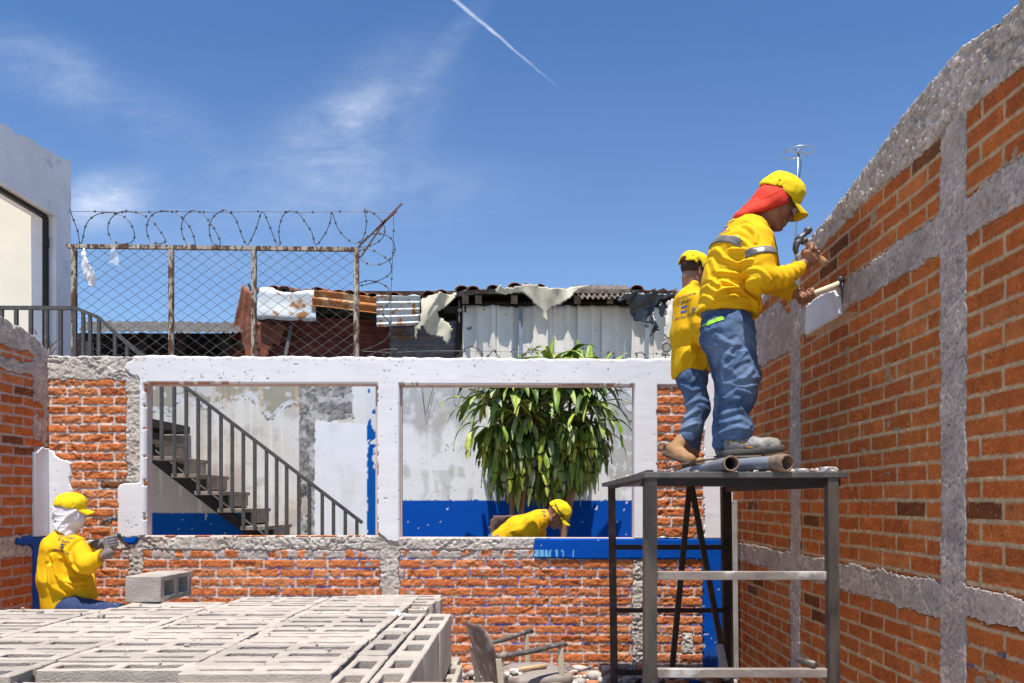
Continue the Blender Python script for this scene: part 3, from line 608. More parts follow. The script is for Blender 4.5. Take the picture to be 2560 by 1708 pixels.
# plastic bags caught on the fence
def sheet(name, poly, Z, mat, lab, cat, amp=.03, sc=6, res=.02, thick=.0, seed=0, sag=0, grp=None, parent=None, hole=None):
    xs_ = [p[0] for p in poly]; ys_ = [p[1] for p in poly]; k = PX(Z)
    us = np.arange((min(xs_) * S - CX) * Z / F - res, (max(xs_) * S - CX) * Z / F + res, res); vs = np.arange(EYE - (max(ys_) * S - CY) * Z / F - res, EYE - (min(ys_) * S - CY) * Z / F + res, res)
    def msk(U, V):
        px = (U * F / Z + CX) / S; py = (CY - (V - EYE) * F / Z) / S; px = px + fbm(U * 14, V * 14, 0, 2, seed + 5) * 3 * k / .0068; py = py + fbm(U * 14, V * 14, 0, 2, seed + 6) * 3 * k / .0068
        r = inpoly(px, py, poly)
        return r
    def fr_(U, V, H): return np.stack([U + .3 * H, Z - H, V], -1)
    fr_.flip = False
    Ug, Vg = np.meshgrid(us, vs, indexing='ij'); m = msk(Ug, Vg)
    a1 = random.uniform(-.6, .6)
    s1 = fbm((Ug + a1 * Vg) * sc, Vg * sc * .4, 0, 3, seed); H = amp * (1 - np.abs(s1) * 2.4) + amp * .9 * fbm(Ug * sc * .6, Vg * sc * .6, 3, 2, seed + 1)
    P = fr_(Ug, Vg, H); q = m[:-1, :-1] & m[1:, :-1] & m[1:, 1:] & m[:-1, 1:]; idx = np.arange(m.size).reshape(m.shape); i, j = np.where(q)
    f = np.stack([idx[i, j], idx[i+1, j], idx[i+1, j+1], idx[i, j+1]], 1); used = np.unique(f); re = np.full(m.size, -1, np.int64); re[used] = np.arange(len(used))
    o = nmesh(name, P.reshape(-1, 3)[used], re[f], mat, parent, None, True)
    md = o.modifiers.new('thick', 'SOLIDIFY'); md.thickness = thick or .004
    if lab: tag(o, lab, cat, grp)
    return o
m_bag = M('white_plastic', (.80,.80,.84), var=.08, rough=.3, bump=.5, bs=25, bd=.01, spec=.5)
m_clear = M('clear_plastic', (.8,.82,.88), var=.1, rough=.25, bump=.5, bs=30, bd=.01, spec=.6, alpha=.35)
sheet('plastic_bag', [(192,553),(197,575),(203,600),(220,630),(222,640),(216,657),(203,658),(195,642),(187,620),(185,600),(188,575)], YF - .07, m_bag, 'white plastic bag hanging from the left end of the fence', 'plastic bag', .035, 9, .012, seed=3)
sheet('plastic_bag', [(254,570),(262,565),(272,580),(275,610),(268,612),(255,603),(246,608),(249,590)], YF - .05, m_clear, 'small clear plastic bag caught on the fence right of the white bag', 'plastic bag', .02, 9, .012, seed=4)

# ================================================================== NEIGHBOUR'S DARK ROOF behind the fence
def corr(name, q, Z, mat, parent, pitch=.075, amp=.011, along='v', bend=.01, seed=0, nu=None, zs=None, prof='sin', th=.004, lab=None, cols=None):
    """corrugated sheet through four picture points (tl,tr,br,bl); ridges run along 'v' (up-down) or 'u'"""
    zz = zs or (Z,) * 4; c = [WP(x, y, z) for (x, y), z in zip(q, zz)]
    LU = (c[1] - c[0]).length; LV = (c[3] - c[0]).length; n = max(2, int((LU if along == 'v' else LV) / (pitch / 7))); m = max(3, int((LV if along == 'v' else LU) / .05))
    NU, NV = (n, m) if along == 'v' else (m, n)
    s, t = np.meshgrid(np.linspace(0, 1, NU + 1), np.linspace(0, 1, NV + 1), indexing='ij'); C = [np.array(x) for x in c]
    P = (C[0] * ((1-s)*(1-t))[..., None] + C[1] * (s*(1-t))[..., None] + C[2] * (s*t)[..., None] + C[3] * ((1-s)*t)[..., None])
    d = (s * LU if along == 'v' else t * LV) / pitch
    w_ = np.cos(2 * np.pi * d) if prof == 'sin' else (np.clip(2.6 * np.cos(2 * np.pi * d) - 1.4, -1, 1))
    nrm = np.cross(C[1] - C[0], C[3] - C[0]); nrm = nrm / np.linalg.norm(nrm); nrm = nrm if nrm[1] < 0 else -nrm
    P = P + nrm * (amp * w_ + bend * fbm(s * LU * 2.5, t * LV * 2.5, 0, 2, seed))[..., None]
    P[..., 2] += .3 * bend * fbm(s * LU * 8, t * 3, 0, 2, seed + 1) * (t > .99) + 1.2 * bend * fbm(s * LU * 7, t * 3, 0, 2, seed + 2) * (t < .01)
    idx = np.arange(s.size).reshape(s.shape); f = np.stack([idx[:-1, :-1], idx[:-1, 1:], idx[1:, 1:], idx[1:, :-1]], -1).reshape(-1, 4)
    o = nmesh(name, P.reshape(-1, 3), f, mat, parent, None, True); md = o.modifiers.new('t', 'SOLIDIFY'); md.thickness = th
    if lab: o['label'] = lab
    return o
m_dkroof = M('old_roof_sheet', (.10,.09,.08), var=.35, vs=5, bump=.4, bs=40, rough=.85, c2=(.17,.15,.13), t2=.6, s2=5)
m_woodshade = M('dark_old_wood_and_shade', (.045,.032,.025), var=.4, bump=.5, bs=60)  # old timber, and the painted-in shade of roofed interiors
nr = empty('roofed_shed', WP(370, 800, 12), 'low shed with a dark corrugated roof, seen through the left bays of the fence', 'shed')
corr('roof', [(192,737),(545,740),(560,763),(182,760)], 0, m_dkroof, nr, pitch=.15, amp=.014, zs=(13, 13, 11.2, 11.2), bend=.015)
corr('lower_roof', [(330,775),(560,777),(560,795),(330,793)], 0, m_dkroof, nr, pitch=.17, amp=.03, zs=(12.4, 12.4, 11.6, 11.6), seed=4)
mb = MB()
for x in (196, 330, 415, 520): mb.bar(WP(x, 765, 11.5), WP(x, 1150, 11.5), .10, .10)
mb.build('posts', m_woodshade, nr)
mb = MB(); a = WP(150, 765, 12.9); b = WP(620, 1100, 12.9); mb.box((a.x, 12.9, .28), (b.x, 13.0, a.z)); mb.box((a.x, 11.4, .28), (a.x + .1, 13, a.z - .2)); mb.build('wall', m_woodshade, nr)  # back and side wall coloured dark to give the shadow inside the shed
mb = MB(); a = WP(188, 765, 11.4); b = WP(206, 1000, 11.4); mb.box((a.x, 11.4, .28), (b.x, 11.5, a.z - .12)); mb.build('side_wall', M('grey_blockwork', (.34,.32,.30), bump=.6), nr)

# ================================================================== SHACK
YK2 = 12.0
sh = empty('shack', WP(1060, 900, YK2), 'ramshackle shack of rusty and white corrugated metal sheets under a clay tile roof edge', 'shack')
m_galv = M('galvanised_sheet', (.62,.64,.64), rough=.5, metal=.1, var=.15, vs=5, bump=.2, c2=(.40,.17,.05), t2=.58, s2=5, w2=.04)
m_rust = M('rusted_sheet', (.46,.16,.04), rough=.75, var=.4, vs=6, bump=.4, c2=(.62,.44,.24), t2=.56, s2=5)
m_maroon = M('maroon_rusted_sheet', (.14,.035,.026), rough=.7, var=.35, vs=4, bump=.3, c2=(.20,.07,.04), t2=.62, s2=4)
m_redsheet = M('red_rust_sheet', (.27,.085,.05), rough=.8, var=.4, vs=4, bump=.5, c2=(.38,.18,.09), t2=.6, s2=5)
m_greysheet = M('grey_worn_sheet', (.17,.16,.17), rough=.6, var=.3, bump=.3, c2=(.20,.10,.06), t2=.6, s2=4)
m_white = M('chipped_white_sheet', (.76,.70,.62), rough=.6, var=.08, vs=3, bump=.15, c2=(.17,.15,.14), t2=.655, s2=12, w2=.012)
m_bluebar = M('grey_blue_strip', (.22,.27,.33), rough=.5, var=.2, c2=(.3,.15,.08), t2=.62)
m_canvas = M('beige_canvas', (.55,.50,.38), rough=.9, var=.15, vs=4, bump=.5, bs=90)
m_black = M('black_plastic', (.02,.022,.026), rough=.28, bump=.5, bs=18, bd=.02, spec=.6)
m_tile = M('clay_tile', (.28,.11,.06), rough=.9, var=.4, vs=7, bump=.7, bs=60, c2=(.08,.055,.045), t2=.52, s2=8)
m_fib = M('fibre_cement', (.20,.155,.125), var=.35, bump=.5, c2=(.09,.07,.055), t2=.55)
mb = MB(); a = WP(600, 668, 12.25); b = WP(1560, 1100, 12.25); mb.box((a.x, 12.25, .28), (b.x, 15, a.z)); mb.build('inner_wall', m_woodshade, sh)  # dark colour paints the shaded void below the eaves
corr('red_side_sheet', [(560,655),(590,690),(590,1150),(430,1150)], 0, m_redsheet, sh, pitch=.12, amp=.014, zs=(12.1, 11.95, 11.95, 12.6), bend=.03, seed=2)
corr('maroon_sheet', [(588,728),(896,734),(896,1100),(588,1100)], 11.98, m_maroon, sh, along='u', pitch=.12, amp=.02, seed=3)
corr('grey_sheet', [(894,738),(1048,738),(1046,1100),(894,1100)], 11.95, m_greysheet, sh, along='u', pitch=.12, amp=.02, seed=4)
sheet('torn_sheet', [(590,740),(660,742),(655,760),(640,800),(628,790),(610,830),(590,830)], 11.93, m_redsheet, None, None, .03, 4, .03, seed=9, parent=sh)
mb = MB(); mb.bar(WP(669, 748, 11.90), WP(654, 822, 11.90), .05, .02); mb.build('leaning_strip', m_greysheet, sh)
corr('silver_sheet', [(594,662),(722,668),(727,738),(578,733)], 11.54, m_galv, sh, along='u', pitch=.5, amp=.010, bend=.05, seed=5, lab='flattened silver metal sheet with rust streaks')
corr('rust_corrugated_sheet', [(722,668),(878,684),(880,721),(714,701)], 11.50, m_rust, sh, along='u', pitch=.12, amp=.024, bend=.02, seed=6, lab='orange rusted corrugated strip')
mb = MB(); mb.bar(WP(735, 712, 11.9), WP(900, 730, 11.9), .05, .09); mb.build('wall_batten', m_woodshade, sh)
corr('silver_corrugated_sheet', [(864,680),(965,680),(961,746),(864,750)], 11.47, m_galv, sh, along='u', pitch=.105, amp=.02, bend=.02, seed=7, lab='bright corrugated sheet')
xs_p = [1062, 1140, 1192, 1268, 1325, 1380, 1448, 1500, 1552]; tops = [700, 703, 704, 703, 702, 701, 703, 705, 706]
for i in range(8):
    corr('white_panel', [(xs_p[i], tops[i]), (xs_p[i+1] + 3, tops[i+1]), (xs_p[i+1] + 3, 1120), (xs_p[i], 1120)], 0, m_white, sh, pitch=.235, amp=.022, prof='trap', zs=tuple(11.86 + .02 * ((i) % 2) + .01 * e for e in (0, 1, 1, 0)), seed=20 + i, bend=.012)
for x, y0 in ((1195, 703), (1484, 745)):
    mb = MB(); p = WP(x - 4, y0, 11.80); q = WP(x + 5, 1000, 11.80); mb.box((p.x, 11.80, q.z), (q.x, 11.83, p.z)); mb.build('edge_strip', m_bluebar, sh)
mb = MB(); p = WP(1047, 700, 11.9); q = WP(1062, 1000, 11.9); mb.box((p.x, 11.9, q.z), (q.x, 12.0, p.z)); mb.bar(WP(1020, 712, 11.88), WP(1070, 710, 11.88), .05, .10); mb.build('door_post', m_woodshade, sh)
mb = MB(); mb.bar(WP(1054, 690, 11.8), WP(1054, 740, 11.8), .02, .05); mb.bar(WP(1050, 712, 11.78), WP(1059, 712, 11.78), .05, .05); mb.build('bracket', m_greysheet, sh)
# beams and rafters under the eaves
mb = MB(); mb.bar(WP(1050, 702, 12.0), WP(1560, 702, 12.0), .1, .10); mb.build('wall_plate', m_woodshade, sh)
for x in (1068, 1098, 1180, 1265, 1325, 1400, 1445): mb = MB(); mb.bar(WP(x, 688, 11.62), WP(x, 686, 12.6), .10, .12); mb.build('rafter', M('weathered_rafter', (.16,.12,.09), bump=.6, var=.4), sh)
# roof deck above the eaves, seen edge on
pts = [(590,664),(640,668),(720,672),(800,677),(880,684),(960,683),(1010,676),(1060,668),(1100,664),(1200,662),(1320,662),(1440,664),(1560,668)]
mb = MB()
for (x0, y0), (x1, y1) in zip(pts[:-1], pts[1:]):
    a, b, c_, d_ = WP(x0, y0, 11.70), WP(x1, y1, 11.70), WP(x1, y1, 11.70), WP(x0, y0, 11.70); c_.y = d_.y = 14.5; c_.z += .62; d_.z += .62
    mb.add([a, b, c_, d_, a - Vector((0,0,.07)), b - Vector((0,0,.07)), c_ - Vector((0,0,.07)), d_ - Vector((0,0,.07))], [(0,1,2,3),(7,6,5,4),(4,5,1,0),(3,2,6,7),(0,3,7,4),(1,5,6,2)])
mb.build('roof_deck', m_fib, sh)
def roofy(x): return np.interp(x, [p[0] for p in pts], [p[1] for p in pts])
rng = random.Random(5); x = 602
tl = MB()
while x < 1552:
    if 655 < x < 690 or 730 < x < 745 or 1255 < x < 1462 and rng.random() < 1: x += 14; continue
    up = rng.random() < .62; c0 = WP(x, roofy(x) + (-1 if up else 0) + rng.uniform(-2, 2), 11.62 + rng.uniform(0, .06)); r = .092 + rng.uniform(-.01, .012); nseg = 9; t = MB(); V_ = []
    lean = rng.uniform(-.25, .25); wd = 1
    for s_, (yy_, zz) in enumerate(((0, 0), (.42, .09), (.85, .18))):
        for rr_ in (r - s_ * .006, r - .016 - s_ * .006):
            for k in range(nseg + 1):
                th = math.pi * (k / nseg) + lean * .5; zz_ = math.sin(th) * rr_ * (.75 if up else -.45)
                V_.append(c0 + Vector((math.cos(th) * rr_ * 1.08, yy_, zz_ + zz + (0 if up else .035))))
    n1 = nseg + 1; Fc = []
    for s_ in range(2):
        for k in range(nseg):
            o0 = s_ * 2 * n1; o1 = (s_ + 1) * 2 * n1
            Fc += [(o0+k, o0+k+1, o1+k+1, o1+k), (o0+n1+k, o1+n1+k, o1+n1+k+1, o0+n1+k+1)]
    for k in range(nseg): Fc += [(k, n1+k, n1+k+1, k+1), (4*n1+k, 4*n1+k+1, 5*n1+k+1, 5*n1+k)]
    t.add(V_, Fc); t.build('roof_tile', m_tile, sh, True); x += (26 if up else 22) + rng.uniform(-3, 4)
corr('fibre_cement_sheet', [(1312,655),(1440,656),(1436,682),(1330,684)], 0, m_fib, sh, pitch=.105, amp=.022, zs=(12.3, 12.3, 11.5, 11.5), seed=8)
mb = MB(); mb.bar(WP(572, 655, 11.9), WP(577, 668, 11.9), .03, .03); mb.bar(WP(570, 651, 11.9), WP(573, 660, 11.9), .02, .02); mb.build('ridge_stick', m_woodshade, sh)
# tarpaulins hanging over the eaves
sheet('tarpaulin', [(966,684),(985,676),(1052,670),(1045,685),(1020,708),(1005,718),(1015,730),(1030,750),(1034,765),(1025,797),(1016,795),(1010,780),(990,772),(978,768),(972,760),(965,752),(960,775),(955,755)], 11.40, m_canvas, 'torn beige canvas hanging from the eaves between the silver sheet and the white panels', 'tarpaulin', .13, 2.3, .022, seed=11)
sheet('tarpaulin', [(1130,668),(1140,660),(1195,657),(1205,648),(1222,656),(1258,660),(1290,664),(1318,655),(1338,653),(1352,660),(1325,668),(1312,682),(1290,700),(1268,705),(1258,720),(1252,748),(1247,735),(1240,715),(1228,705),(1215,688),(1195,672),(1160,678),(1133,680)], 11.45, m_canvas, 'cream canvas draped over the tiles above the white panels with a drooping tip', 'tarpaulin', .13, 2.3, .022, seed=15)
sheet('canvas_strip', [(949,748),(960,746),(958,785),(950,775)], 11.72, m_canvas, 'small torn canvas strip dangling under the bright corrugated sheet', 'canvas strip', .02, 8, .015, seed=13)
sheet('tarpaulin', [(1404,690),(1425,676),(1450,670),(1500,672),(1552,674),(1552,682),(1520,688),(1505,700),(1500,740),(1515,755),(1500,768),(1490,782),(1485,770),(1495,748),(1470,740),(1455,735),(1448,715),(1440,690),(1415,700)], 11.50, m_black, 'shredded black plastic sheet hanging over the right end of the white panels', 'tarpaulin', .08, 4, .02, seed=17)
sheet('tarpaulin', [(1512,690),(1525,700),(1528,715),(1518,735),(1508,720),(1505,705)], 11.42, m_black, 'small loose scrap of black plastic just left of the second man', 'tarpaulin', .05, 6, .018, seed=18)
bn = sheet('banner', [(1528,690),(1556,682),(1556,880),(1512,880),(1514,815),(1518,760)], 11.40, M('banner_cloth', (.68,.64,.54), rough=.8, bump=.4), 'cream cloth banner with dark letters at the right end of the shack', 'banner', .05, 5, .025, seed=19)
def textmesh(body, size, name='lettering', ext=.0):
    cu = bpy.data.curves.new(name, 'FONT'); cu.body = body; cu.size = size; cu.extrude = ext; cu.align_x = 'CENTER'; cu.align_y = 'CENTER'; cu.resolution_u = 3
    o = bpy.data.objects.new(name, cu); col.objects.link(o); bpy.context.view_layer.update()
    me = bpy.data.meshes.new_from_object(o.evaluated_get(bpy.context.evaluated_depsgraph_get())); bpy.data.objects.remove(o); me.name = name
    return me
me = textmesh('HOY', .2, ext=.002); 
Mx = Matrix.Translation(WP(1531, 800, 11.26)) @ Matrix.Rotation(R(-82), 4, 'Y') @ Matrix.Rotation(R(90), 4, 'X'); me.transform(Mx)
link('lettering', me, M('letter_grey', (.10,.10,.09), bump=0), bn)

# ================================================================== ANTENNA beyond the right wall
YA = 9.0
an = empty('aerial', WP(1825, 600, YA), 'round ring aerial on a thin pole rising behind the right wall', 'aerial')
m_al = M('aluminium', (.45,.46,.48), metal=.7, rough=.35, bump=.1)
c0 = WP(1832, 349.5, YA); mb = MB(); mb.tube([c0 + Vector((math.cos(t) * .172, math.sin(t) * .172, 0 + .01 * math.cos(t))) for t in np.linspace(0, 2 * math.pi, 33)[:-1]], .007, 6, closed=True); mb.build('ring', m_al, an, True)
mb = MB(); mb.bar(c0 - Vector((.17, .03, 0)), c0 + Vector((.17, .03, 0)), .012, .008); mb.bar(c0 - Vector((0, .17, 0)), c0 + Vector((.03, .17, 0)), .012, .008); mb.box(tuple(c0 - Vector((.03, .02, .01))), tuple(c0 + Vector((.03, .02, .03)))); mb.build('crossbar', m_al, an)
mb = MB(); mb.tube([c0 + Vector((0, 0, .04)), WP(1829, 440, YA), WP(1824, 560, YA), WP(1823, 1100, YA), WP(1823, 1200, YA)], .007, 6); mb.build('pole', m_al, an, True)
mb = MB(); mb.tube([c0, c0 + Vector((.035, 0, -.12)), WP(1833, 420, YA), WP(1828, 500, YA), WP(1826, 560, YA), WP(1826, 700, YA)], .005, 5); mb.build('cable', m_wire, an, True)
for i, (poly, lab) in enumerate((([(1925,462),(1946,437),(1952,440),(1938,452)], 'lower scrap of clear plastic poking over the sloping top of the right wall'), ([(1952,424),(1972,408),(1976,412),(1965,424)], 'upper scrap of clear plastic poking over the sloping top of the right wall'))):
    sheet('plastic_scrap', poly, 4.6 - .15 * i, M('scrap_plastic', (.75,.78,.85), rough=.3, alpha=.75), lab, 'plastic scrap', .01, 20, .006, seed=31 + i, thick=.002)
# ================================================================== SCAFFOLD TABLE
Z0, Z1 = 3.76, 6.25; PT = EYE + 70.5 * 3.76 / F
def xq(px, Z): return (px * S - CX) * Z / F
sc = empty('scaffold', (1.2, 5.2, 0), 'tall welded steel trestle table with angle iron legs that two workers stand on', 'scaffold')
ptl, ptr, pbl, pbr = [Vector((xq(px, Z), Z, PT)) for px, Z in ((1478, Z0), (1947, Z0), (1402, Z1), (1672, Z1))]
mb = MB(); T_ = .028
c_ = [ptl + Vector((-.0, 0, 0)), ptr, pbr + Vector((.03, .05, 0)), pbl + Vector((-.07, .05, 0))]
mb.add(c_ + [p - Vector((0, 0, .030)) for p in c_], [(0,1,2,3),(7,6,5,4),(0,4,5,1),(1,5,6,2),(2,6,7,3),(3,7,4,0)])
mb.build('tabletop', M('table_steel', (.13,.12,.115), rough=.5, metal=.45, var=.35, vs=9, bump=.25, bs=70, c2=(.12,.075,.05), t2=.62, s2=8, stretch=(1,.6,1)), sc, bevel=.004)
def leg(px, py0, px2, Z, w, mat=m_steel, dark=None, top=None, foot=0.0, nm='leg', wall=.006, side=1):
    zt = top if top is not None else PT - .031
    a = Vector((xq(px, Z), Z, zt)); b = Vector((xq(px2, Z), Z, foot)); mb = MB()
    mb.bar(a, b, w, wall, (0, 1, 0)); off = Vector((side * (w / 2 - wall / 2), w / 2, 0)); mb.bar(a + off, b + off, wall, w - .004, (0, 1, 0)); return mb.build(nm, mat, sc)
m_legA = M('leg_steel', (.062,.055,.050), rough=.5, metal=.4, var=.35, vs=9, bump=.25, bs=80, c2=(.13,.105,.085), t2=.56, s2=5, stretch=(1,1,.3))
leg(1493.5, 0, 1493.5, Z0 + .01, .062, m_legA, side=-1); leg(1912, 0, 1918, Z0 + .01, .052, m_legA, side=-1)
leg(1403.5, 0, 1410, Z1, .060, M('brown_leg_steel', (.085,.055,.042), rough=.65, metal=.2, var=.4, bump=.4, c2=(.14,.10,.08), t2=.6)); leg(1668, 0, 1674, Z1, .075, m_steeldark, side=-1)
mb = MB(); a = WP(1470, 1100, Z0 + .045); b = WP(1926, 1100, Z0 + .045); a.z = b.z = PT - .051; mb.bar(a, b, .03, .038); mb.build('front_bearer', m_steeldark, sc)
def rail(nm, a, b, Z, h, mat, d=.035, Zb=None): mb = MB(); mb.bar(WP(*a, Z), WP(*b, Zb or Z), d, h); mb.build(nm, mat, sc, bevel=.003, seg=1)
m_railg = M('chalky_steel', (.27,.22,.19), rough=.7, metal=.15, var=.3, vs=14, bump=.35, bs=80, c2=(.55,.53,.50), t2=.60, s2=7, w2=.05, stretch=(.4,1,1))
rail('rail', (1508, 1321), (1901, 1321), Z0 + .055, .042, m_railg); rail('rail', (1508, 1544), (1903, 1544), Z0 + .055, .044, m_railg)
rail('rail', (1411, 1256), (1668, 1256), Z1 - .03, .04, m_steeldark); rail('rail', (1412, 1401), (1670, 1401), Z1 - .03, .035, m_steeldark); rail('rail', (1413, 1543), (1672, 1543), Z1 - .03, .045, m_steeldark)
rail('side_rail', (1400, 1116), (1492, 1090), Z1 - .02, .05, m_steeldark, Zb=Z0 + .08); rail('side_rail', (1668, 1122), (1905, 1108), Z1, .05, m_steeldark, Zb=Z0 + .08)
rail('brace', (1583, 1110), (1540, 1560), 5.75, .035, m_steeldark, .04); rail('brace', (1586, 1110), (1667, 1545), 5.73, .042, m_steeldark, .04)
mb = MB(); mb.bar(WP(1651, 1478, 5.70), WP(1668, 1560, 5.70), .05, .062); mb.build('plaster_cake', M('plaster_splash', (.42,.41,.42), bump=1, bs=40, bd=.02), sc, bevel=.012)
rail('back_post', (1684, 1150), (1688, 1560), 6.55, .045, M('grey_post', (.33,.31,.29), rough=.6, var=.3, bump=.3), .045)
mb = MB(); p = WP(1871, 1525, Z0 + .04); mb.tube([p, p + Vector((-.045, .12, 0))], .016, 12); tag(mb.build('pipe_offcut', m_steel, None, True), 'short round pipe offcut lying on the lowest front rail of the scaffold', 'pipe')
m_pipe = M('old_pipe', (.24,.25,.28), rough=.55, metal=.2, var=.25, vs=5, bump=.35, bs=60, c2=(.30,.20,.14), t2=.60, s2=6); m_rim = M('pipe_rim_rust', (.26,.175,.125), rough=.9, var=.4, vs=30, bump=.8, bs=90)
def pipe(a, b, r, lab, elbow=False):
    a = Vector(a); b = Vector(b); d = (b - a).normalized(); o = empty('pipe', a, lab, 'pipe', 'pipes on the scaffold top')
    mb = MB(); mb.tube([a + d * .06, a + d * .25, (a + b) / 2, b], r, 20, caps=False); mb.tube([b, a + d * .06], r * .86, 20, caps=False); mb.build('tube', m_pipe, o, True)
    mb = MB(); a1 = a + d * .06
    if elbow: a0 = a + Vector((.012, -.03, -.004)); rr = [r * 1.04, r * 1.18, r * 1.16]; pts = [a1, a + d * .01, a0]
    else: pts = [a1, a + d * .03, a]; rr = [r * 1.0, r * 1.06, r * 1.12]
    mb.tube(pts, rr, 20, caps=False); q = [x * .80 for x in rr]; mb.tube(pts[::-1], q[::-1], 20, caps=False)
    n = len(mb.v); u = (pts[-1] - pts[-2]).normalized()
    mb.tube([pts[-1] - u * .001, pts[-1] + u * .004], [rr[-1], rr[-1] * .97], 20, caps=False); mb.tube([pts[-1] + u * .004, pts[-1] - u * .001], [q[-1], q[-1]], 20, caps=False)
    # flat ring at the mouth
    e = u.orthogonal().normalized(); w_ = u.cross(e); c = pts[-1] + u * .0045; V_ = []; 
    for k in range(20):
        t = 2 * math.pi * k / 20; dd = e * math.cos(t) + w_ * math.sin(t); V_ += [c + dd * rr[-1] * .97, c + dd * q[-1]]
    mb.add(V_, [(2*k, (2*k+2) % 40, (2*k+3) % 40, 2*k+1) for k in range(20)]); mb.build('rim', m_rim, o, True)
    return o
pz = PT + .041
pipe((1.001, 3.745, pz), (1.10, 5.75, pz - .002), .035, 'longer grey pipe lying lengthwise on the scaffold top with its open mouth facing out')
pipe((1.252, 3.75, pz + .004), (1.03, 4.25, pz), .037, 'pipe with a rusty elbow mouth beside the longer pipe on the scaffold top', True)
mb = MB(); mb.tube([(.98, 5.5, pz + .045), (1.00, 4.9, pz + .047), (1.03, 4.35, pz + .049), (1.12, 4.14, pz + .052), (1.25, 4.08, pz + .052)], .006, 6); tag(mb.build('rebar', M('rebar_rust'), None, True), 'thin dark bar lying across the pipes under the shoe of the man in front', 'rebar')
# bits of rubble on the top
def chunk(name, c, s, mat, seed, lab=None, cat_=None, grp=None, flat=.5):
    rg = random.Random(seed); bm = bmesh.new(); bmesh.ops.create_icosphere(bm, subdivisions=2, radius=1)
    for v in bm.verts:
        p = v.co; k = 1 + .32 * vn(p.x * 1.6 + seed, p.y * 1.6, p.z * 1.6, seed).item() + .10 * vn(p.x * 5, p.y * 5 + seed, p.z * 5, seed).item()
        v.co = Vector((max(-.8, min(.8, p.x * k)) * s[0], max(-.8, min(.8, p.y * k)) * s[1], max(-.62, min(.62, p.z * k)) * s[2]))
    bmesh.ops.rotate(bm, verts=bm.verts, matrix=Matrix.Rotation(rg.uniform(0, 3), 3, 'Z')); bmesh.ops.translate(bm, verts=bm.verts, vec=c)
    me = bpy.data.meshes.new(name); bm.to_mesh(me); bm.free(); o = link(name, me, mat)
    return tag(o, lab, cat_, grp)
m_rub = M('plaster_rubble', (.62,.58,.54), var=.25, bump=.7, bs=80, c2=(.42,.20,.12), t2=.66)
for i, (px, y, sx) in enumerate(((1902, 0, .05), (1842, 0, .035), (1815, 0, .03), (1865, .1, .028), (1735, .0, .02))):
    chunk('plaster_chunk', Vector((xq(px, Z0 + .10 + y), Z0 + .10 + y, PT + sx * .28)), (sx * 1.25, sx * .8, sx * .45), m_rub, i + 3, ['largest flat plaster chunk at the right end of the scaffold top', 'plaster chunk just right of the rusty pipe elbow', 'small plaster bit touching the rusty pipe elbow', 'plaster bit lying behind the others near the right end of the scaffold top', 'tiny plaster bit between the two pipe mouths'][i], 'plaster chunk', 'plaster chunks on the scaffold')
for i, (px, Zc, sx) in enumerate(((1410, 6.1, .05), (1425, 5.7, .035))):
    chunk('plaster_chunk', Vector((xq(px, Zc) + .02, Zc, PT + sx * .2)), (sx * 1.25, sx * .8, sx * .45), m_rub, i + 13, ['grey chunk at the far left corner of the scaffold top', 'smaller grey chunk nearer along the left edge of the scaffold top'][i], 'plaster chunk', 'plaster chunks on the scaffold')

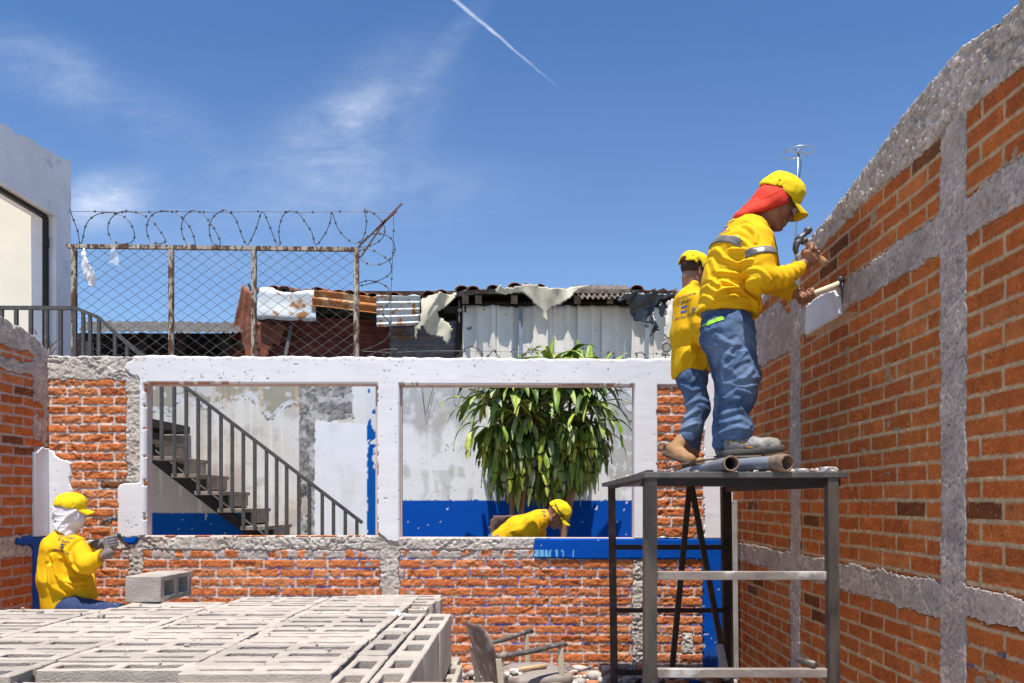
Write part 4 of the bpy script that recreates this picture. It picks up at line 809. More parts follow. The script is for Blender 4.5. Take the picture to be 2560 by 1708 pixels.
# ================================================================== CONCRETE BLOCKS
m_block = M('concrete_block', (.50,.425,.355), rough=.95, var=.18, vs=9, bump=1.0, bs=170, bd=.004, rnd=.20, c2=(.56,.42,.35), t2=.66, s2=4, w2=.1, spec=.15, fleck=.2)
def blockmesh(name, L, W, H, cl, cw, n=2, seed=0, jit=.0012):
    e = (L - n * cl) / (n + 1); xs_ = [-L/2]
    for i in range(n): xs_ += [xs_[-1] + e, xs_[-1] + e + cl]
    xs_.append(L / 2); ys_ = [-W/2, -cw/2, cw/2, W/2]
    bm = bmesh.new(); vt = {}
    def V_(i, j, k):
        if (i, j, k) not in vt: vt[(i, j, k)] = bm.verts.new((xs_[i], ys_[j], (0, H)[k]))
        return vt[(i, j, k)]
    nx = len(xs_) - 1; solid = lambda i, j: 0 <= i < nx and 0 <= j < 3 and not (j == 1 and i % 2 == 1)
    for i in range(nx):
        for j in range(3):
            if not solid(i, j): continue
            bm.faces.new([V_(i,j,1), V_(i+1,j,1), V_(i+1,j+1,1), V_(i,j+1,1)]); bm.faces.new([V_(i,j+1,0), V_(i+1,j+1,0), V_(i+1,j,0), V_(i,j,0)])
            for di, dj, a, b in ((-1,0,(i,j+1),(i,j)), (1,0,(i+1,j),(i+1,j+1)), (0,-1,(i,j),(i+1,j)), (0,1,(i+1,j+1),(i,j+1))):
                if not solid(i+di, j+dj): bm.faces.new([V_(*a,0), V_(*b,0), V_(*b,1), V_(*a,1)])
    bmesh.ops.bevel(bm, geom=[e_ for e_ in bm.edges if len(e_.link_faces) == 2 and e_.calc_face_angle(0) > .5 and abs((e_.verts[0].co - e_.verts[1].co).z) > H * .5 and any(abs(abs(v.co.y) - cw / 2) < 1e-4 and abs(v.co.x) < L / 2 - e * .5 for v in e_.verts)], offset=min(cl, cw) * .38, segments=3, affect='EDGES')
    bmesh.ops.bevel(bm, geom=[e_ for e_ in bm.edges if len(e_.link_faces) == 2 and e_.calc_face_angle(0) > .6], offset=.003, segments=1, affect='EDGES')
    bmesh.ops.subdivide_edges(bm, edges=[e_ for e_ in bm.edges if e_.calc_length() > .05], cuts=2, use_grid_fill=True)
    bmesh.ops.triangulate(bm, faces=[f for f in bm.faces if len(f.verts) > 4])
    for v in bm.verts: 
        p = v.co; v.co += Vector((vn(p.x*40, p.y*40, p.z*40, seed).item(), vn(p.x*40, p.y*40, p.z*40, seed+1).item(), vn(p.x*40, p.y*40, p.z*40, seed+2).item())) * jit * 1.6
    me = bpy.data.meshes.new(name); bm.to_mesh(me); bm.free(); me.materials.append(m_block); return me
HB = .195; TOPZ = EYE - .442
bmA = [blockmesh('slot_block', .394, .0925, HB, .148, .054, seed=s_, jit=.0012) for s_ in (1, 4)]; bmN = [blockmesh('narrow_slot_block', .394, .0925, HB, .140, .031, seed=s_, jit=.0012) for s_ in (7, 9)]
bmW = [blockmesh('end_block', .396, .091, HB, .108, .052, seed=s_, jit=.0012) for s_ in (11, 14)]
cntb = [0]
def put(me, x, y, z, rz, lab, grp):
    o = bpy.data.objects.new('concrete_block', me); col.objects.link(o); o.location = (x, y, z); o.rotation_euler = (0, 0, rz); tag(o, lab, 'concrete block', grp); cntb[0] += 1; return o
sc_ = .705   # the pile's own scale: 40 cm blocks
rg = random.Random(4)
XC = [-1.83 * sc_ - .404 * 2, -1.83 * sc_ - .404, -1.83 * sc_, -1.83 * sc_ + .404, -1.83 * sc_ + .808 ]
XC = [-1.295 - .404 * k for k in range(3, -1, -1)] + [-.893]      # left edges of five columns of long blocks
YFAR = [3.12, 3.12, 3.34, 3.52, 3.54]
for L in range(5):
    z = TOPZ - (L + 1) * .2 + .004
    for ci, x0 in enumerate(XC):
        y = YFAR[ci] - .05; k = 0
        while y > 1.98:
            if L == 0 or (L == 1) or (k < 2) or y < 2.08 + .1:
                nar = rg.random() < .34; me = (bmN if nar else bmA)[rg.randrange(2)]
                lab = ('grey concrete block with two narrow slots in the top layer of the pile' if nar else 'grey concrete block with two long slots in the top layer of the pile') if L == 0 else 'concrete block in the lower layers of the pile under the slotted top layer'
                put(me, x0 + .2 + rg.uniform(-.004, .004), y + rg.uniform(-.0015, .0015), z + rg.uniform(-.003, .003) * (L == 0), rg.uniform(-.006, .006) + (math.pi if rg.random() < .5 else 0), lab, ('narrow slot blocks in the top layer' if nar else 'long slot blocks in the top layer') if L == 0 else 'blocks in the lower layers of the pile')
            y -= .0985 + rg.uniform(0, .0015) + (.018 if L == 0 and rg.random() < .07 else 0); k += 1
    # two outer columns of blocks laid lengthwise on the right
    for cj, xc in enumerate((-.437, -.338)):
        y = 3.0; k = 0
        while y > 2.0:
            if L == 0 or cj == 1 or k == 0:
                put(bmW[rg.randrange(2)], xc + (.045 if (L and cj) else 0) + rg.uniform(-.002, .002), y - .2, z + rg.uniform(-.002, .002), math.pi / 2 + rg.uniform(-.008, .008), ('end-on block with square cells along the right edge of the pile top' if cj else 'end-on block with square cells, second row from the right edge') if L == 0 else 'concrete block stacked lengthwise below the right edge of the pile top', ('square cell blocks on the right edge' if cj else 'square cell blocks beside the right edge') if L == 0 else 'lengthwise blocks in the lower right face')
            y -= .404; k += 1
    # small side stack, lower, beyond the end of the outer columns
    if L >= 1:
        for y in (3.055, 3.152): put(bmA[rg.randrange(2)], -.472, y, z - .01, rg.uniform(-.01, .01), 'concrete block in the lower stack at the right foot of the pile', 'blocks in the lower side stack')
# the back rows that stick out to the right
for L in range(4):
    for k, (x, y) in enumerate(((-.735, 3.27), (-.72, 3.37), (-.70, 3.47), (-.715, 3.57))):
        put(bmA[k % 2], x + .12, y, TOPZ - (L + 1) * .2 - .012 * (k < 1), rg.uniform(-.02, .02), 'concrete block at the back right corner of the pile with wide slots' if L == 0 else 'concrete block under the back right corner of the pile', 'blocks at the back right corner' if L == 0 else 'blocks under the back right corner')
# front row, one layer lower course seen at the bottom of the picture
for i in range(6):
    put(bmA[i % 2], -2.32 + .404 * i + .02, 1.915, TOPZ - .2 - .018, rg.uniform(-.01, .01), 'block in the front row at the bottom edge, lower than the pile top', 'blocks in the front row')
for i in range(5):
    put(bmA[i % 2], -2.2 + .404 * i - .1, 1.81, TOPZ - .2 - .03, rg.uniform(-.01, .01), 'block in the outermost front row of the pile', 'blocks in the outermost front row')
# the single block lying on its side on top
me = blockmesh('lone_block', .268, .112, .158, .082, .066, seed=21)
LONE = 1
o = bpy.data.objects.new('concrete_block', me); col.objects.link(o); tag(o, 'single block lying on its side on the pile, two holes facing right', 'concrete block')
# local x (length) -> depth, local y (thickness) -> up, local z (cells) -> +x
p0 = Vector((-1.571, 3.30, TOPZ)); dirL = Vector((.07, 1, 0)).normalized(); up = Vector((0, 0, 1)); out = dirL.cross(up)
o.matrix_world = Matrix(((dirL.x, up.x, out.x, 0), (dirL.y, up.y, out.y, 0), (dirL.z, up.z, out.z, 0), (0, 0, 0, 1)))
o.matrix_world = Matrix.Translation(p0 + dirL * .134 + up * .057 - out * .158) @ o.matrix_world
# crumbs scattered over the pile
rs = np.random.RandomState(8); Vs = []; Fs = []; base = 0; ico = bmesh.new(); bmesh.ops.create_icosphere(ico, subdivisions=1, radius=1); iv = np.array([v.co[:] for v in ico.verts]); ifc = np.array([[v.index for v in f.verts] for f in ico.faces]); ico.free()
for i in range(420):
    y = rs.uniform(2.02, 3.25); x = rs.uniform(-2.4, -.35); s_ = .0010 + rs.exponential(.0011); Vs.append(iv * (1 + .3 * rs.uniform(-1, 1, (len(iv), 1))) * s_ + [x, y, TOPZ + s_ * .5 + .003]); Fs.append(ifc + base); base += len(iv)
for i in range(260):
    y = rs.uniform(3.8, 6.2); x = rs.uniform(.66, 1.5); s_ = .003 + rs.exponential(.004); Vs.append(iv * (1 + .3 * rs.uniform(-1, 1, (len(iv), 1))) * s_ + [x, y, PT + s_ * .5]); Fs.append(ifc + base); base += len(iv)
o = nmesh('crumbs', np.concatenate(Vs), np.concatenate(Fs), M('crumb_mix', (.42,.33,.27), var=.4, bump=.4), None, None, False); tag(o, 'small crumbs of concrete and brick scattered over the block pile and scaffold', 'crumbs', kind='stuff')
# torn paper, small stones
sheet('paper_scrap', [(880,1408),(905,1402),(912,1396),(918,1404),(950,1410),(945,1414),(912,1416)], 2.98, M('white_paper', (.85,.85,.86), bump=.3, var=.05), 'crumpled white paper scrap on top of the pile near its back right corner', 'paper scrap', .01, 30, .004, seed=41, thick=.002)
m_grit = M('grit', (.33,.30,.27), var=.4, bump=.8)
for i, (px, y, s_) in enumerate(((232, 2.87, .014), (430, 2.32, .007), (92, 3.0, .010), (700, 2.65, .006))):
    chunk('pebble', Vector((xq(px, y), y, TOPZ + s_ * .4)), (s_ * 1.5, s_, s_), m_grit, 30 + i, ['largest grey pebble on the pile top, in front of the kneeling man', 'small grey pebble on the pile top at the bottom of the picture', 'pebble near the left edge of the pile top', 'tiny pebble on the middle of the pile top'][i], 'pebble')

# ================================================================== RUBBLE at the foot of the walls
rs = np.random.RandomState(3); Vs = []; Fs = []; Cs = []; base = 0
ico = bmesh.new(); bmesh.ops.create_icosphere(ico, subdivisions=1, radius=1); iv = np.array([v.co[:] for v in ico.verts]); ifc = np.array([[v.index for v in f.verts] for f in ico.faces]); ico.free()
for i in range(2600):
    x = rs.uniform(-4.1, 1.75); y = YB - .06 - abs(rs.normal(0, .35)); s_ = min(.075, .012 + rs.exponential(.018)); z = max(0, .10 - (YB - y) * .11) * rs.rand() + s_ * .3
    if i > 2100: x = 1.75 - abs(rs.normal(0, .16)); y = rs.uniform(3, 6.7); z = s_ * .3
    v = np.clip(iv * (1.15 + .45 * rs.uniform(-1, 1, (len(iv), 1))), -.72, .72) * np.array([s_ * rs.uniform(.8, 1.6), s_ * rs.uniform(.7, 1.2), s_ * rs.uniform(.35, .8)]); a = rs.uniform(0, 6.3); c, s2 = math.cos(a), math.sin(a); v = np.stack([v[:, 0]*c - v[:, 1]*s2, v[:, 0]*s2 + v[:, 1]*c, v[:, 2]], 1)
    Vs.append(v + [x, y, z]); Fs.append(ifc + base); base += len(iv)
    r_ = rs.rand(); c0 = (.52,.47,.42) if r_ < .5 else ((.48,.20,.10) if r_ < .72 else ((.42,.38,.35) if r_ < .94 else (.02,.10,.42))); Cs.append(np.tile(np.array(c0) * rs.uniform(.75, 1.15), (len(iv), 1)))
o = nmesh('rubble', np.concatenate(Vs), np.concatenate(Fs), M('rubble_mix', vcol=True, var=.2, bump=.6, bs=90), None, np.concatenate(Cs), False); tag(o, 'pale rubble of broken plaster and brick along the foot of the walls', 'rubble', kind='stuff')

# ================================================================== CHAIR
ch = empty('armchair', WP(1190, 1560, 5.0), 'old metal armchair with worn brown back pad standing before the back wall', 'chair')
m_vinyl = M('worn_vinyl', (.13,.085,.065), rough=.6, var=.3, vs=12, bump=.4, bs=50, c2=(.30,.25,.21), t2=.56, s2=9); m_seat = M('dusty_vinyl', (.30,.25,.22), rough=.75, var=.2, vs=9, bump=.4, bs=60, c2=(.20,.15,.12), t2=.58)
m_cream = M('cream_metal', (.50,.43,.32), rough=.5, var=.15, bump=.2, c2=(.30,.22,.15), t2=.66); m_arm = M('worn_armrest', (.10,.085,.078), rough=.6, var=.4, vs=20, bump=.4, c2=(.26,.22,.19), t2=.56, s2=18)
def cw(px, py, Z): return WP(px, py, Z)
# seat pad
def pad(name, c, ux, uy, uz, hx, hy, hz, mat, par, bow=0, n=12, rnd_=4):
    """rounded cushion: superellipse outline, domed"""
    V_ = []; Fc = []; m = 40
    rings = [(0, 1), (.55, 1), (.85, .96), (.97, .75), (1.0, .35), (1.0, -.35), (.97, -.75), (.85, -.96), (0, -1)]
    for s_, h in rings:
        for k in range(m):
            t = 2 * math.pi * k / m; ct, st_ = math.cos(t), math.sin(t); q = (abs(ct) ** rnd_ + abs(st_) ** rnd_) ** (-1 / rnd_); X = s_ * q * ct; Y = s_ * q * st_
            V_.append(c + ux * X * hx + uy * (Y * hy) + uz * (h * hz + bow * (1 - X * X)))
    for i in range(len(rings) - 1):
        for k in range(m): Fc.append((i*m+k, i*m+(k+1)%m, (i+1)*m+(k+1)%m, (i+1)*m+k))
    mb = MB(); mb.add(V_, Fc); return mb.build(name, mat, par, True)
X_, Y_, Z_ = Vector((1, 0, 0)), Vector((0, 1, 0)), Vector((0, 0, 1))
fx = Vector((.93, .36, 0)).normalized(); fy = Vector((-.36, .93, 0)).normalized()     # chair faces right and a little forward
sc0 = WP(1226, 1551, 4.92)
pad('seat', sc0, fx, fy, Z_, .215, .235, .035, m_seat, ch, .012)
bu = (Z_ - fx * .30).normalized(); bc = WP(1112, 1494, 4.72)
bn_ = fx; pad('backrest', bc, fy, (bu - bn_ * bu.dot(bn_) * .0).normalized(), (fx + Z_ * .30).normalized(), .215, .195, .014, m_vinyl, ch, -.035, rnd_=5)
def tb(name, pts, r, mat, flat=None): mb = MB(); mb.tube(pts, r, 8); return mb.build(name, mat, ch, True)
near = -.235; far = .235
def cp(f, s_, z): return Vector((sc0.x, sc0.y, 0)) + fx * f + fy * s_ + Vector((0, 0, z))
tb('armrest', [WP(1142, 1507, 4.46), WP(1180, 1502, 4.52), WP(1230, 1493, 4.62), WP(1270, 1482, 4.72), WP(1294, 1477, 4.78), WP(1299, 1481, 4.80)], [.013, .016, .017, .017, .017, .013], m_arm)
tb('armrest', [WP(1128, 1476, 4.90), WP(1160, 1467, 5.0), WP(1200, 1453, 5.18), WP(1215, 1447, 5.24), WP(1222, 1450, 5.26)], [.013, .016, .017, .017, .013], m_arm)
for nm, p, q, Z, wd in (('front_leg', (1286, 1487), (1298, 1640), 4.76, .036), ('front_leg', (1207, 1456), (1222, 1600), 5.2, .034), ('rear_leg', (1085, 1490), (1122, 1640), 4.93, .034), ('rear_leg', (1144, 1512), (1170, 1680), 4.46, .034)):
    a = WP(*p, Z); b = WP(*q, Z); b.z = 0; mb = MB(); mb.bar(a, b, wd, .02); mb.build(nm, m_cream, ch, bevel=.004)
for p, q, Za, Zb in (((1158, 1590), (1294, 1570), 4.46, 4.76), ((1106, 1562), (1217, 1545), 4.93, 5.2), ((1106, 1560), (1156, 1590), 4.93, 4.46)):
    mb = MB(); mb.bar(WP(*p, Za), WP(*q, Zb), .02, .03); mb.build('seat_frame', m_cream, ch)
mb = MB(); mb.tube([WP(1082, 1490, 5.02), WP(1090, 1487, 5.04)], .018, 10); mb.build('back_bolt', m_arm, ch, True)
# hammer shaft and plaster rubble lying on the seat
mb = MB(); mb.tube([WP(1188, 1537, 4.80), WP(1215, 1533, 4.85), WP(1253, 1528, 4.92)], [.014, .013, .016], 8); tag(mb.build('tool_handle', M('light_wood', (.55,.38,.20), rough=.6, var=.2, stretch=(1,8,8)), None, True), 'pale wooden tool handle lying on the seat of the armchair', 'tool handle')
for i, (px, py, s_) in enumerate(((1180, 1541, .035), (1165, 1547, .03), (1193, 1547, .022), (1172, 1552, .03))):
    chunk('plaster_chunk', WP(px, py, 4.78), (s_ * 1.2, s_, s_ * .7), m_rub, 50 + i, ['plaster lump touching the wooden handle on the chair seat', 'leftmost plaster lump on the chair seat', 'smallest plaster lump on the chair seat', 'plaster lump nearest the front of the chair seat'][i], 'plaster chunk', 'plaster lumps on the chair seat')

# ================================================================== PLANT in the yard
YP = 8.45
pl = empty('dracaena_plant', WP(1225, 1240, YP), 'large bushy plant with long drooping glossy leaves seen through the right opening', 'plant')
pl.location.z = .28
m_leaf = M('leaf', vcol=True, rough=.48, var=.18, vs=20, bump=.15, bs=60, spec=.3)
_b = m_leaf.node_tree.nodes['Principled BSDF']; _b.inputs['Subsurface Weight'].default_value = 0
m_stem = M('plant_stem', (.33,.17,.09), rough=.8, var=.3, bump=.5, bs=50)
rs = np.random.RandomState(12)
canes = [((1178, 1240), (1172, 1080), (1150, 940)), ((1195, 1240), (1200, 1050), (1205, 905)), ((1188, 1240), (1220, 1000), (1255, 880)), ((1292, 1250), (1300, 1050), (1310, 900)), ((1290, 1250), (1330, 1060), (1360, 950)), ((1296, 1250), (1270, 1060), (1230, 960)), ((1290, 1250), (1320, 1000), (1335, 870))]
for i, cn in enumerate(canes):
    mb = MB(); pts = [WP(x, y, YP + (.1 if i % 2 else -.05)) for x, y in cn]; pts.insert(0, Vector((pts[0].x, pts[0].y, .28))); mb.tube(pts, [.035, .032, .024, .016], 8); mb.build('stem', m_stem, pl, True)
LV = []; LF = []; LC = []; nb = 0
def leaf(p, az, el, Ln, wd, droop, colr, stripe, seedv):
    global nb
    n = 11; d = Vector((math.cos(az) * math.cos(el), math.sin(az) * math.cos(el), math.sin(el))); pos = Vector(p); st_ = Ln / n; twist = rs.uniform(-.5, .5)
    for i in range(n + 1):
        t = i / n; w_ = wd * (math.sin(math.pi * min(1, (t * .93 + .05)) ** .8) ** .75) * (1 if t < .98 else .2) + .002
        side = d.cross(Vector((0, 0, 1)));
        if side.length < .15: side = Vector((-math.sin(az), math.cos(az), 0))
        side.normalize(); up_ = side.cross(d).normalized(); side = (side * math.cos(twist * t) + up_ * math.sin(twist * t)); up_ = side.cross(d).normalized()
        rip = math.sin(t * 17 + seedv) * .006 * (t > .1)
        LV.extend([pos - side * w_ + up_ * (.25 * w_ + rip), pos - side * w_ * .35 - up_ * .05 * w_, pos + side * w_ * .35 - up_ * .05 * w_, pos + side * w_ + up_ * (.25 * w_ - rip)])
        for k in range(4):
            c = np.array(colr)
            if stripe and k in (1, 2): c = np.array(stripe)
            if t > .93 and seedv % 3 < .6: c = np.array((.32, .22, .10))
            LC.append(c * (1 + .12 * math.sin(seedv * 7 + i)))
        if i < n:
            for k in range(3): LF.append((nb + i*4 + k, nb + i*4 + k + 1, nb + (i+1)*4 + k + 1, nb + (i+1)*4 + k))
        pos = pos + d * st_; d = (d + Vector((0, 0, -1)) * droop * st_ * (.5 + 1.4 * t)).normalized()
    nb += (n + 1) * 4
GR = [(.13,.21,.022), (.19,.28,.035), (.06,.11,.018), (.21,.29,.05), (.28,.34,.09), (.34,.38,.17)]
def hang(px, py, Zc, cnt, spread, droop, L0, L1, e0, e1):
    for _ in range(cnt):
        az = rs.uniform(0, 2 * math.pi); el = rs.uniform(e0, e1); g_ = GR[rs.randint(0, 6)]; st_ = None; r_ = rs.rand()
        if r_ < .22: st_ = (.34, .38, .04)
        elif r_ < .30: g_ = (.26, .30, .06); st_ = (.45, .46, .08)
        elif r_ < .36: g_ = (.24, .26, .17); st_ = (.33, .33, .22)
        p = WP(px - 10 + rs.normal(0, spread), py + rs.normal(0, spread * .8), Zc + rs.normal(0, .08)); leaf(p, az, el, rs.uniform(L0, L1), rs.uniform(.027, .043), rs.uniform(*droop), g_, st_, rs.uniform(0, 20))
heads = [(1150,930),(1205,900),(1255,885),(1310,885),(1360,935),(1230,950),(1335,870),(1180,870),(1290,850)]
for hx, hy in heads: hang(hx, hy, YP, 48, 14, (2.6, 5.0), .40, .64, -.1, 1.0)
for hx, hy in ((1150,985),(1195,1000),(1235,1010),(1290,1000),(1335,990),(1365,985),(1215,960),(1310,960)): hang(hx, hy, YP, 46, 16, (6, 12), .34, .52, -.6, .4)
for hx, hy in ((1165,1040),(1200,1060),(1235,1050),(1300,1050),(1335,1050),(1205,1075),(1305,1070),(1180,1070),(1275,1065),(1255,1085),(1165,1000),(1360,1010),(1345,1040)): hang(hx, hy, YP, 32, 14, (9, 16), .30, .46, -1.3, -.2)
for px, py, az, el in ((1252, 835, 2.6, .9), (1262, 828, 1.0, 1.35), (1330, 838, 1.8, 1.35), (1345, 842, 1.2, 1.2), (1378, 845, .6, 1.0), (1285, 845, 3.0, .6), (1160, 850, .4, .9), (1175, 852, 2.7, .5), (1355, 850, 1.4, 1.3), (1240,850,3.0,.8), (1335,850,1.5,1.1), (1395, 850, .5, .9)):
    leaf(WP(px, py + 6, YP + .05), az, el, .36, .030, 1.4, (.12, .24, .03), (.30, .38, .05), 3)
nmesh('foliage', np.array([v[:] for v in LV]), LF, m_leaf, pl, np.array(LC), True)
# brown cloth hanging behind the bending man
sheet('cloth', [(1124,1190),(1132,1182),(1172,1181),(1186,1182),(1190,1245),(1126,1245),(1121,1215)], 8.15, M('brown_cloth', (.20,.13,.105), var=.15, bump=.5, rough=.9), 'brown cloth draped over a chair back behind the bending man', 'cloth', .03, 8, .015, seed=44, thick=.02)
mb = MB(); a = WP(1126, 1186, 8.19); b = WP(1186, 1300, 8.19); mb.box((a.x, 8.19, a.z - .5), (b.x, 8.22, a.z)); mb.box((a.x, 8.2, .28), (a.x + .03, 8.23, a.z - .5)); mb.box((b.x - .03, 8.2, .28), (b.x, 8.23, a.z - .5)); tag(mb.build('chair_back', m_woodshade), 'dark chair back standing under the brown cloth beside the plant stems', 'chair')
# ================================================================== PEOPLE
class Sdf:
    """signed distance body: smooth union of tapered limbs, surfaced with surface nets"""
    def __init__(s, lo, hi, vox):
        s.lo = np.array(lo, float); s.v = vox; s.n = np.ceil((np.array(hi) - s.lo) / vox).astype(int) + 1; s.D = np.full(s.n, .12, np.float32)
        s.ax = [s.lo[i] + vox * np.arange(s.n[i]) for i in range(3)]
    def _win(s, lo, hi, m):
        sl = []
        for i in range(3):
            a = max(0, int((lo[i] - m - s.lo[i]) / s.v)); b = min(s.n[i], int((hi[i] + m - s.lo[i]) / s.v) + 2)
            if b <= a: return None
            sl.append(slice(a, b))
        return tuple(sl)
    def _pts(s, sl): return np.meshgrid(*[s.ax[i][sl[i]] for i in range(3)], indexing='ij')
    def _join(s, sl, d, k, op):
        o = s.D[sl]
        if op == 'u':
            h = np.clip(.5 + .5 * (o - d) / k, 0, 1); s.D[sl] = o * (1 - h) + d * h - k * h * (1 - h)
        else:
            d = -d; h = np.clip(.5 - .5 * (o - d) / k, 0, 1); s.D[sl] = o * (1 - h) + d * h + k * h * (1 - h)
    def cap(s, a, b, ra, rb, k=.02, fy=None, ax=None, op='u'):
        a = np.array(a, float); b = np.array(b, float); m = max(ra, rb) * (max(1, fy) if fy else 1) + .05
        sl = s._win(np.minimum(a, b), np.maximum(a, b), m)
        if sl is None: return
        X, Y, Z = s._pts(sl); ab = b - a; L2 = max(1e-9, ab @ ab)
        t = np.clip(((X - a[0]) * ab[0] + (Y - a[1]) * ab[1] + (Z - a[2]) * ab[2]) / L2, 0, 1)
        qx, qy, qz = X - a[0] - ab[0] * t, Y - a[1] - ab[1] * t, Z - a[2] - ab[2] * t
        if fy:
            e = np.array(ax if ax is not None else (0, 1, 0), float); e /= np.linalg.norm(e); dd = (qx * e[0] + qy * e[1] + qz * e[2]) * (1 / fy - 1); qx, qy, qz = qx + e[0] * dd, qy + e[1] * dd, qz + e[2] * dd
        s._join(sl, np.sqrt(qx * qx + qy * qy + qz * qz) - (ra + (rb - ra) * t), k, op)
    def ell(s, c, r, Rm=None, k=.015, op='u'):
        c = np.array(c, float); r = np.array(r, float); m = r.max() + .05; sl = s._win(c, c, m)
        if sl is None: return
        X, Y, Z = s._pts(sl); P = np.stack([X - c[0], Y - c[1], Z - c[2]], -1)
        if Rm is not None: P = P @ np.array(Rm)        # world -> local
        q = np.sqrt(((P / r) ** 2).sum(-1)); s._join(sl, (q - 1) * r.min() * (.6 + .4 * np.clip(q, 0, 1)), k, op)
    def plane(s, p, n):
        """cut away what lies on the side n points to"""
        n = np.array(n, float); n /= np.linalg.norm(n); X, Y, Z = np.meshgrid(*s.ax, indexing='ij'); s.D = np.maximum(s.D, (X - p[0]) * n[0] + (Y - p[1]) * n[1] + (Z - p[2]) * n[2]).astype(np.float32)
    def folds(s, fn):
        X, Y, Z = np.meshgrid(*s.ax, indexing='ij'); near = np.abs(s.D) < .05; d = np.zeros_like(s.D); d[near] = fn(X[near], Y[near], Z[near]); s.D = s.D - d
    def mesh(s):
        D = s.D; D[0] = D[-1] = np.maximum(D[0], .01); D[:, 0] = np.maximum(D[:, 0], .01); D[:, -1] = np.maximum(D[:, -1], .01); D[:, :, 0] = np.maximum(D[:, :, 0], .01); D[:, :, -1] = np.maximum(D[:, :, -1], .01); D[-1] = np.maximum(D[-1], .01)
        ins = D < 0; nx, ny, nz = np.array(D.shape) - 1; acc = np.zeros((nx, ny, nz, 3), np.float32); cnt = np.zeros((nx, ny, nz), np.float32)
        cor = [(i, j, k) for i in (0, 1) for j in (0, 1) for k in (0, 1)]
        def sub(A, c): return A[c[0]:c[0]+nx, c[1]:c[1]+ny, c[2]:c[2]+nz]
        for a in cor:
            for ax in range(3):
                if a[ax]: continue
                b = list(a); b[ax] = 1; b = tuple(b); da, db = sub(D, a), sub(D, b); x = sub(ins, a) != sub(ins, b)
                if not x.any(): continue
                t = np.where(x, da / np.where(x, da - db, 1), 0)
                for q in range(3): acc[..., q] += np.where(x, a[q] + (t if q == ax else 0), 0)
                cnt += x
        act = cnt > 0; idx = np.full(act.shape, -1, np.int64); idx[act] = np.arange(act.sum()); I = np.argwhere(act); V_ = (I + acc[act] / cnt[act][:, None]) * s.v + s.lo
        F_ = []
        for ax in range(3):
            o = [q for q in range(3) if q != ax]; A = ins; sh = [slice(1, -1)] * 3; sh[ax] = slice(0, -1); sh2 = list(sh); sh2[ax] = slice(1, None)
            a = A[tuple(sh)]; b = A[tuple(sh2)]; E = np.argwhere(a != b)
            if not len(E): continue
            E2 = E.copy(); E2[:, o[0]] += 1; E2[:, o[1]] += 1; fl = a[tuple(E.T)]
            def cell(d0, d1): C = E2.copy(); C[:, o[0]] += d0; C[:, o[1]] += d1; return idx[tuple(C.T)]
            q = np.stack([cell(-1, -1), cell(0, -1), cell(0, 0), cell(-1, 0)], 1); flip = fl if ax != 1 else ~fl; q[~flip] = q[~flip][:, ::-1]; F_.append(q)
        F_ = np.concatenate(F_); F_ = F_[(F_ >= 0).all(1)]; return V_, F_
def relax(V_, F_, it=1):
    for _ in range(it):
        S_ = np.zeros_like(V_); c = np.zeros(len(V_)); 
        for i in range(4):
            a, b = F_[:, i], F_[:, (i + 1) % 4]; np.add.at(S_, a, V_[b]); np.add.at(S_, b, V_[a]); np.add.at(c, a, 1); np.add.at(c, b, 1)
        V_ = V_ * .5 + .5 * S_ / np.maximum(c, 1)[:, None]
    return V_
def solid(name, mat, parent, lo, hi, vox, build, it=1, fold=None):
    s = Sdf(lo, hi, vox); build(s)
    if fold: s.folds(fold)
    V_, F_ = s.mesh(); return nmesh(name, relax(V_, F_, it), F_, mat, parent, None, True)
def foldfn(amp, d=(0, 0, 1), sc=11, st=.3, seed=0, amp2=.35):
    """cloth folds: ridged noise stretched along direction d"""
    d = np.array(d, float); d /= np.linalg.norm(d)
    def f(x, y, z):
        t = x * d[0] + y * d[1] + z * d[2]; k = (1 - st); X, Y, Z = x - d[0] * t * k, y - d[1] * t * k, z - d[2] * t * k
        wx = vn(x * 5, y * 5, z * 5, seed + 4) * .05; n = vn((X + wx) * sc, (Y + wx) * sc, (Z - wx) * sc, seed); r = 1 - 2 * np.abs(n)
        n2 = vn((X - wx) * sc * 2.1, Y * sc * 2.1, (Z + wx) * sc * 2.1, seed + 1); r2 = 1 - 2 * np.abs(n2)
        return amp * (r ** 3 * .8 + n * .4) + amp * amp2 * (r2 ** 3)
    return f
def creases(lines, Z, ymax, amp=.012, w=6.5):
    sg = [(np.array(l[i], float), np.array(l[i+1], float)) for l in lines for i in range(len(l) - 1)]
    def f(x, y, z):
        px = (x * F / Z + CX) / S; py = (CY - (z - EYE) * F / Z) / S; d = np.full(x.shape, 99.)
        for a, b in sg:
            ab = b - a; t = np.clip(((px - a[0]) * ab[0] + (py - a[1]) * ab[1]) / (ab @ ab), 0, 1); d = np.minimum(d, np.hypot(px - a[0] - ab[0] * t, py - a[1] - ab[1] * t))
        k = np.clip(1 - d / w, 0, 1) ** 1.4 - .55 * np.exp(-((d - w * 1.25) / (w * .5)) ** 2)
        return amp * k * (y < ymax)
    return f
